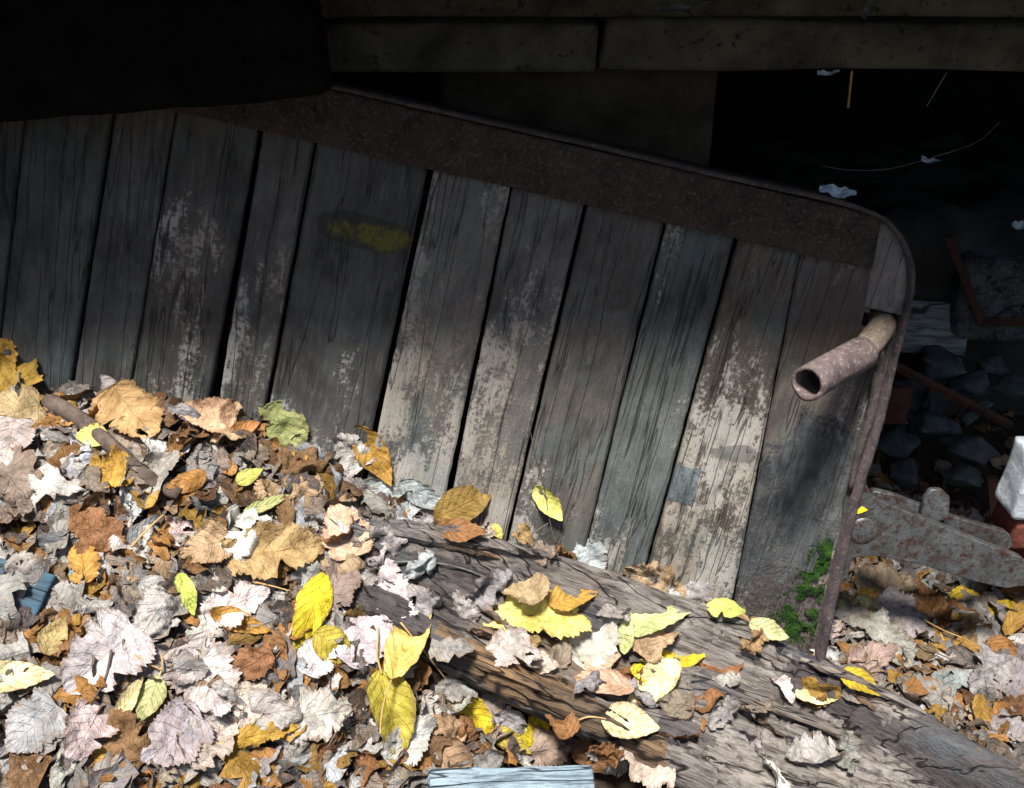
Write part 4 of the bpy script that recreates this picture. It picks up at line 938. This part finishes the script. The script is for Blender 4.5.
LAND = [(309, 619, 'bright yellow oblong leaf'), (411, 638, 'tall pale yellow leaf'), (389, 722, 'olive folded leaf'), (152, 709, 'small olive green leaf'), (18, 686, 'cream leaf at the left edge'),
        (89, 572, 'small round golden leaf'), (187, 604, 'lime green leaf'), (531, 618, 'large pale yellow leaf'), (674, 662, 'arched bright yellow leaf'), (630, 727, 'cream leaf on the timber edge'),
        (656, 622, 'pale green pointed leaf'), (980, 613, 'crumpled yellow leaf'), (375, 457, 'golden brown upright leaf'), (465, 505, 'olive brown oval leaf'), (470, 722, 'yellow leaf under the timber'),
        (529, 733, 'small round yellow leaf'), (112, 481, 'fan shaped golden leaf'), (137, 427, 'broad tan orange leaf'), (20, 388, 'large ochre leaf'), (205, 427, 'light orange leaf'), (279, 560, 'large tan gold leaf'),
        (344, 533, 'peach coloured leaf'), (370, 622, 'whitish pink leaf'), (242, 676, 'rust brown curled leaf'), (206, 690, 'broad silver jagged leaf'), (103, 668, 'broad silver leaf'), (36, 735, 'lilac corner leaf'),
        (318, 722, 'silver leaf beside the olive one'), (264, 742, 'golden orange narrow leaf'), (25, 595, 'blue board'), (583, 641, 'toothed silver lilac leaf'), (927, 617, 'orange brown folded leaf'), (983, 688, 'silver leaf at the right'),
        (859, 686, 'small yellow leaf on the timber'), (820, 655, 'foot of the iron strap'), (1000, 570, 'tip of the iron arm'), (285, 433, 'wet yellow green leaf'), (188, 492, 'curled orange leaf'), (95, 540, 'dark red brown leaf'), (655, 582, 'brown crumpled leaf')]
seen = {}
for o, cn, shp, sc_, px, py in LM:
    lx, ly, ln_ = min(LAND, key=lambda q: (q[0] - px) ** 2 + (q[1] - py) ** 2); dx, dy = px - lx, py - ly
    way = ('right of' if dx > 0 else 'left of') if abs(dx) > abs(dy) else ('below' if dy > 0 else 'above')
    sz = 'small' if sc_ < 0.72 else ('large' if sc_ > 0.97 else 'middling'); sh = {'deltoid': 'broad', 'lobed': 'ragged', 'round': 'rounded', 'ellip': 'narrow'}[shp]
    lab = f'{sz} {cn} {sh} leaf {way} the {ln_}'
    for alt in (f'dry {cn} leaf {way} the {ln_}', f'dry {cn} {sh} leaf {way} the {ln_}', lab):
        if alt not in seen: lab = alt; break
    o['label'] = lab; o['group'] = f'{cn} leaves in the litter'; seen[lab] = 1

# uncountable underlayer of leaf scraps
LV, LF, LU, LC = [], [], [], []; off = 0
base_small = [leaf_arrays(('deltoid', 'lobed', 'round', 'ellip')[k % 4], 0.06, 0.045 if k % 4 != 3 else 0.026, 900 + k, rng.uniform(-1.6, 1.9), rng.uniform(-1.3, 1.3), rng.uniform(0.12, 0.26), rng.uniform(-0.2, 0.5), NS=13, NT_=8, wear=1.2) for k in range(40)]
ccols = [PAL[c] for c in ('light_grey', 'grey', 'grey', 'lilac', 'brown_grey', 'brown_grey', 'brown', 'rust', 'dark', 'dark', 'white', 'blue_grey', 'orange', 'orange', 'gold', 'tan', 'light_grey')]
cnt = 0
for _ in range(9000):
    inner_ = rng.random() < 0.62
    x, y = (rng.uniform(-0.72, 0.8), rng.uniform(-0.5, 0.35)) if inner_ else (rng.uniform(-1.35, 1.45), rng.uniform(-1.25, 0.6))
    s_ = surf_down(x, y)
    if not s_ or not front_of_panel(x, y, s_[0].z, 0.004): continue
    if s_[2] == 't' and rng.random() < 0.975: continue
    P, N, nm = s_
    if y > 0.28 and rng.random() < 0.6: continue
    Pa, Fa, Ua = base_small[int(rng.integers(40))]
    th = rng.uniform(0, 2 * math.pi); N2 = (N + Vector(rng.normal(0, 0.35, 3))).normalized()
    M_ = np.array(frame(P + N * rng.uniform(-0.004, 0.013), N2, Vector((math.cos(th), math.sin(th), 0)))); sc_ = rng.uniform(0.35, 1.15)
    LV.append(Pa * sc_ @ M_[:3, :3].T + M_[:3, 3]); LF += [tuple(a + off for a in f) for f in Fa]; LU.append(Ua)
    c = np.array(ccols[int(rng.integers(len(ccols)))]) * rng.uniform(0.25, 0.80); LC.append(np.repeat([[*np.clip(c, 0, 0.9), rng.random()]], len(Pa), 0)); off += len(Pa); cnt += 1  # scraps coloured darker to imitate shade in the gaps between leaves
LV = np.concatenate(LV); LU = np.concatenate(LU); LC = np.concatenate(LC)
me = pydata('leaf_litter', LV, LF); li = np.empty(len(me.loops), int); me.loops.foreach_get('vertex_index', li)
me.uv_layers.new(name='UVMap').data.foreach_set('uv', LU[li].reshape(-1))
ca = me.color_attributes.new('Col', 'FLOAT_COLOR', 'POINT'); ca.data.foreach_set('color', LC.reshape(-1))
o = link('leaf_litter', me, MAT['litter'], None, True); tag(o, 'loose underlayer of broken leaf scraps', 'leaf litter', None, 'stuff')

# ------------------------------------------------------------------ sticks and stalks in the litter
def twig(name, pxs, rad, mat, label, lift=0.02, cat='twig', group=None, taper=0.6):
    pts = []
    for q in pxs:
        P, N, nm, _ = surf_hit(*q); pts.append(P + (PN * 0.010 if nm == 'p' else Vector((0, 0, lift))))
    n = 14; sp = smooth_path(pts, n); me = tube_mesh(name, sp - sp[0], [rad * (1 - (1 - taper) * k / (n - 1)) for k in range(n)], 8, True, 0.25, len(pxs) + rad * 1e3)
    o = link(name, me, mat, None, True); o.location = sp[0]; tag(o, label, cat, group); return o
twig('stick', [(52, 412), (85, 432), (120, 462), (152, 490), (182, 505)], 0.012, MAT['twig'], 'thick dark stick slanting through the leaves at upper left', 0.016, 'stick', None, 0.7)
twig('stalk', [(393, 568), (430, 568), (468, 576), (506, 592)], 0.0014, MAT['web'], 'pale bent straw lying on the dark timber end', 0.010, 'stalk')
twig('stalk', [(137, 568), (152, 551), (168, 536)], 0.0016, MAT['stalk'], 'yellow straight stalk above the lime green leaf', 0.032, 'stalk')
twig('stalk', [(257, 603), (275, 607), (294, 612)], 0.0012, MAT['stalk'], 'thin pale stalk left of the bright yellow oblong leaf', 0.034, 'stalk')
twig('stalk', [(141, 676), (156, 686), (170, 692)], 0.0012, MAT['stalk'], 'thin straw stalk above the small olive green leaf', 0.034, 'stalk')
twig('stalk', [(521, 540), (533, 530), (548, 520)], 0.0011, MAT['web'], 'pale thin stalk leaning on the planks', 0.012, 'stalk')
twig('stalk', [(528, 420), (535, 450), (543, 480), (549, 515), (556, 556)], 0.0006, MAT['twig'], 'long thin brown stalk hanging down the planks', 0.012, 'stalk')
twig('stalk', [(920, 632), (940, 643), (958, 650)], 0.0013, MAT['stalk'], 'brown stalk right of the folded orange brown leaf', 0.026, 'stalk')
twig('stalk', [(402, 640), (425, 668), (450, 700)], 0.0012, MAT['stalk'], 'thin stalk running down under the timber end', 0.03, 'stalk')
twig('stalk', [(640, 560), (655, 574), (617, 577)], 0.0012, MAT['twig'], 'dark bent stalk at the foot of the planks', 0.012, 'stalk')
twig('stalk', [(118, 672), (112, 700), (100, 722)], 0.0016, MAT['twig'], 'dark reddish stalk across the broad silver leaves', 0.034, 'stalk')
twig('stalk', [(330, 768), (345, 742), (362, 722)], 0.0013, MAT['twig'], 'dark thin stalk at the bottom near the olive folded leaf', 0.034, 'stalk')
twig('stalk', [(880, 640), (915, 655), (960, 676)], 0.0014, MAT['twig'], 'dark stalk under the long silver ragged leaf', 0.022, 'stalk')

# ------------------------------------------------------------------ moss on the last plank
MV, MF = [], []
for k in range(10000):
    t = rng.random(); px = 828 - 38 * t + rng.normal(0, 6 + 8 * t); py = 545 + 92 * t + rng.normal(0, 4)
    u, v = uv(px, py)
    if v < v_bot or u > strap_u(v) - 0.012: continue
    if float(vnoise(np.array([u * 90, v * 90, 2.0]))) < -0.25: continue
    P = Vector((u, v, 0.001 + 0.005 * max(0.0, float(vnoise(np.array([u * 120, v * 120, 7.0])))) + 0.002 * rng.random())); r = rng.uniform(0.0005, 0.0012); a = rng.uniform(0, 6.28); N2 = Vector((rng.normal(0, .5), rng.normal(.3, .5), 1)).normalized()
    x = N2.orthogonal().normalized(); y = N2.cross(x); x, y = x * math.cos(a) + y * math.sin(a), y * math.cos(a) - x * math.sin(a)
    b = len(MV); MV += [P - x * r * 0.5, P - y * r, P + x * r * 1.4, P + y * r, P + N2 * r]; MF += [(b, b + 1, b + 4), (b + 1, b + 2, b + 4), (b + 2, b + 3, b + 4), (b + 3, b, b + 4)]
me = pydata('moss', MV, MF); o = link('moss', me, MAT['moss']); o.matrix_world = PANEL; tag(o, 'bright green moss on the last plank by the strap', 'moss', None, 'stuff')

# ------------------------------------------------------------------ dim rubble behind, at the right
def stone(px, py, y, r, seed, sq=(1, 0.8, 0.7), mat='stone', label=None):
    rs = np.random.default_rng(seed * 13); bm = bmesh.new()
    for p in rs.normal(0, 1, (13, 3)):
        p = p / np.linalg.norm(p) * r * rs.uniform(0.75, 1.25); bm.verts.new((p[0] * sq[0], p[1] * sq[1], p[2] * sq[2]))
    hull = bmesh.ops.convex_hull(bm, input=bm.verts); bmesh.ops.delete(bm, geom=[g for g in hull['geom_interior'] if isinstance(g, bmesh.types.BMVert)], context='VERTS')
    bmesh.ops.subdivide_edges(bm, edges=bm.edges, cuts=5, use_grid_fill=True)
    p = np.array([v.co for v in bm.verts]); d = 1 + 0.28 * fbm(p / r * 1.9 + seed * 5.1, 5)
    for v, k in zip(bm.verts, d): v.co *= k
    me = bpy.data.meshes.new('stone'); bm.to_mesh(me); bm.free(); o = link('stone', me, MAT[mat], None, True); o.location = at_y(px, py, y)
    tag(o, label, 'stone', 'rubble stones behind the cart corner'); return o
for k, (px, py, y, r, lb) in enumerate([(935, 366, .50, .045, 'dim stone just below the grey board'), (968, 384, .47, .040, 'dim stone under the rusty bar, below the concrete lump'), (992, 366, .50, .036, 'small dim stone directly below the rusty frame'),
        (1016, 388, .45, .040, 'pale dim stone at the right edge under the concrete lump'), (945, 404, .42, .042, 'dim stone crossed by the rusty bar'), (980, 418, .38, .040, 'flat dim stone at the lower end of the rusty bar'), (914, 398, .45, .040, 'dark stone beside the strap below the pipe'),
        (928, 432, .36, .045, 'dark stone above the upright iron tab'), (968, 448, .32, .040, 'dark stone left of the white block'), (900, 440, .40, .045, 'dark stone close behind the strap above the iron arm'), (905, 472, .34, .036, 'dark stone behind the left end of the iron arm'), (960, 476, .29, .034, 'dark stone right of the upright iron tab')]):
    stone(px, py, y, r, k + 1, (rng.uniform(.9, 1.4), rng.uniform(.7, 1), rng.uniform(.55, .9)), 'stone', lb)
# bank the rubble rests on
P0 = at_y(960, 400, 0.45)
bank = rough_box('rubble_bank', (1.1, 0.55, 0.55), 9, 0.06, 12, 0.08); o = link('rubble_bank', bank, MAT['wall'], None, True); o.location = (0.98, 0.86, -0.28)
tag(o, 'dark earth bank under the rubble at the right', 'earth bank')
# grey board, gravelly concrete lump with rusty frame
p = at_y(932, 328, 0.56); o = link('grey_board', rough_box('grey_board', (0.13, 0.02, 0.10), 3, 0.003, 6, 0.004), MAT['greyboard'], None, True); o.location = p; o.rotation_euler = (R(-25), R(4), 0)
tag(o, 'dim grey board leaning in the rubble right of the pipe', 'board')
lump = empty('concrete_lump', at_y(1000, 285, 0.62)); tag(lump, 'gravelly concrete lump in a rusty frame at the right edge', 'concrete')
link('core', rough_box('core', (0.22, 0.16, 0.17), 6, 0.012, 10, 0.02), MAT['concrete'], lump, True)
for q in range(34):
    bm = bmesh.new(); rr = rng.uniform(0.006, 0.014); [bm.verts.new(tuple(p / np.linalg.norm(p) * rr * rng.uniform(0.6, 1.3))) for p in rng.normal(0, 1, (10, 3))]; bmesh.ops.convex_hull(bm, input=bm.verts)
    me = bpy.data.meshes.new('pebble'); bm.to_mesh(me); bm.free(); o = link('pebble', me, MAT['concrete'], lump); o.location = (rng.uniform(-0.10, 0.10), -0.083, rng.uniform(-0.075, 0.075)); o.scale = (1, 0.6, 0.8)
for a, b in (((948, 236), (982, 322)), ((982, 322), (1060, 322))):
    p, q = at_y(*a, 0.525), at_y(*b, 0.525); c = Vector(lump.location)
    link('frame_bar', tube_mesh('frame_bar', [(p - c).lerp(q - c, x) for x in np.linspace(0, 1, 8)], 0.008, 4, True, 0.15, 3), MAT['redrust'], lump)
def bar(name, a, b, y0, y1, r, mat, label, cat, sides=6):
    p, q = at_y(*a, y0), at_y(*b, y1); o = link(name, tube_mesh(name, [(q - p) * x for x in np.linspace(0, 1, 8)], r, sides, True, 0.12, 5), mat); o.location = p; tag(o, label, cat); return o
bar('rusty_bar', (888, 362), (1010, 425), 0.40, 0.36, 0.009, MAT['redrust'], 'rusty bar slanting down through the rubble', 'bar')
bar('rusty_post', (992, 478), (997, 540), 0.16, 0.15, 0.010, MAT['redrust'], 'short red rusty post left of the white block', 'post', 4)
# whitewashed block on a red brick at the right edge
wb_c = at_y(1047, 478, 0.02); o = link('white_block', rough_box('white_block', (0.098, 0.06, 0.104), 2, 0.006, 10, 0.006), MAT['white'], None, True); o.location = wb_c; o.rotation_euler = (0, R(2), 0)
tag(o, 'flaking white block cut by the right edge above the iron arm', 'block')
o = link('brick', rough_box('brick', (0.10, 0.07, 0.05), 3, 0.006, 8, 0.006), MAT['brick'], None, True); o.location = wb_c + Vector((0.014, 0.008, -0.084)); tag(o, 'red brick under the white block at the right edge', 'brick')
o = link('brick', rough_box('brick', (0.22, 0.14, 0.16), 5, 0.006, 8, 0.01), MAT['brick'], None, True); o.location = at_y(1085, 570, 0.10) + Vector((0.02, 0.02, -0.03)); tag(o, 'dark red brick low behind the iron arm tip', 'brick')
o = link('red_board', rough_box('red_board', (0.05, 0.012, 0.07), 5, 0.002, 4, 0.002), MAT['redrust'], None, True); o.location = at_y(893, 405, 0.30); tag(o, 'dull red scrap of board behind the cart corner', 'board')

# ------------------------------------------------------------------ white scrap, cobweb threads and bark bits in the dark
def scrap(px, py, L, Wd, ang, label, y=None, seed=1, panel_d=None, mat='scrap'):
    me = leaf_mesh('scrap', 'lobed', L, Wd, 700 + seed, 1.2, 0.8, 0.14, 0.2, NS=20, NT_=11, mat=MAT[mat]); o = link('white_scrap', me)
    P = hit_plane(px, py, PN * panel_d, PN) if panel_d is not None else at_y(px, py, y)
    o.matrix_world = frame(P, (Vector((0, -0.6, 0.75))).normalized(), Vector((math.cos(R(ang)), 0.1, math.sin(R(ang))))); tag(o, label, 'scrap'); return o
scrap(838, 191, 0.050, 0.018, -20, 'crumpled bluish white scrap on the rim near the cart corner', None, 1, -0.02)
scrap(930, 160, 0.035, 0.010, -10, 'small pale scrap caught on the sagging cobweb thread', 0.40, 2)
scrap(828, 72, 0.030, 0.007, 0, 'pale flake hanging under the beam', YS - 0.01, 3)
scrap(1020, 225, 0.035, 0.02, 10, 'small white flake at the right edge above the rubble', 0.5, 4)
scrap(690, 6, 0.08, 0.010, 3, 'whitish flaking streak on the beam', YS - 0.012, 6, None, 'web')
scrap(868, 8, 0.04, 0.012, 70, 'whitish cobweb smear on the beam at upper right', YS - 0.014, 7, None, 'web')
bar('hanging_splinter', (852, 71), (848, 108), YS + 0.01, YS + 0.01, 0.0015, MAT['stalk'], 'thin pale splinter hanging straight down from the beam', 'splinter', 5)
bar('hanging_splinter', (947, 72), (927, 106), YS + 0.02, YS + 0.03, 0.0007, MAT['web'], 'thin thread hanging aslant from the beam at the right', 'thread', 5)
pts = smooth_path([at_y(822, 166, .35), at_y(850, 170, .36), at_y(888, 169, .38), at_y(930, 158, .40), at_y(975, 143, .42), at_y(1000, 122, .45)], 24)
o = link('cobweb_thread', tube_mesh('cobweb_thread', pts - pts[0], 0.0005, 5, True, 0.4, 2), MAT['web']); o.location = pts[0]; tag(o, 'long sagging cobweb thread in the dark above the cart corner', 'cobweb')
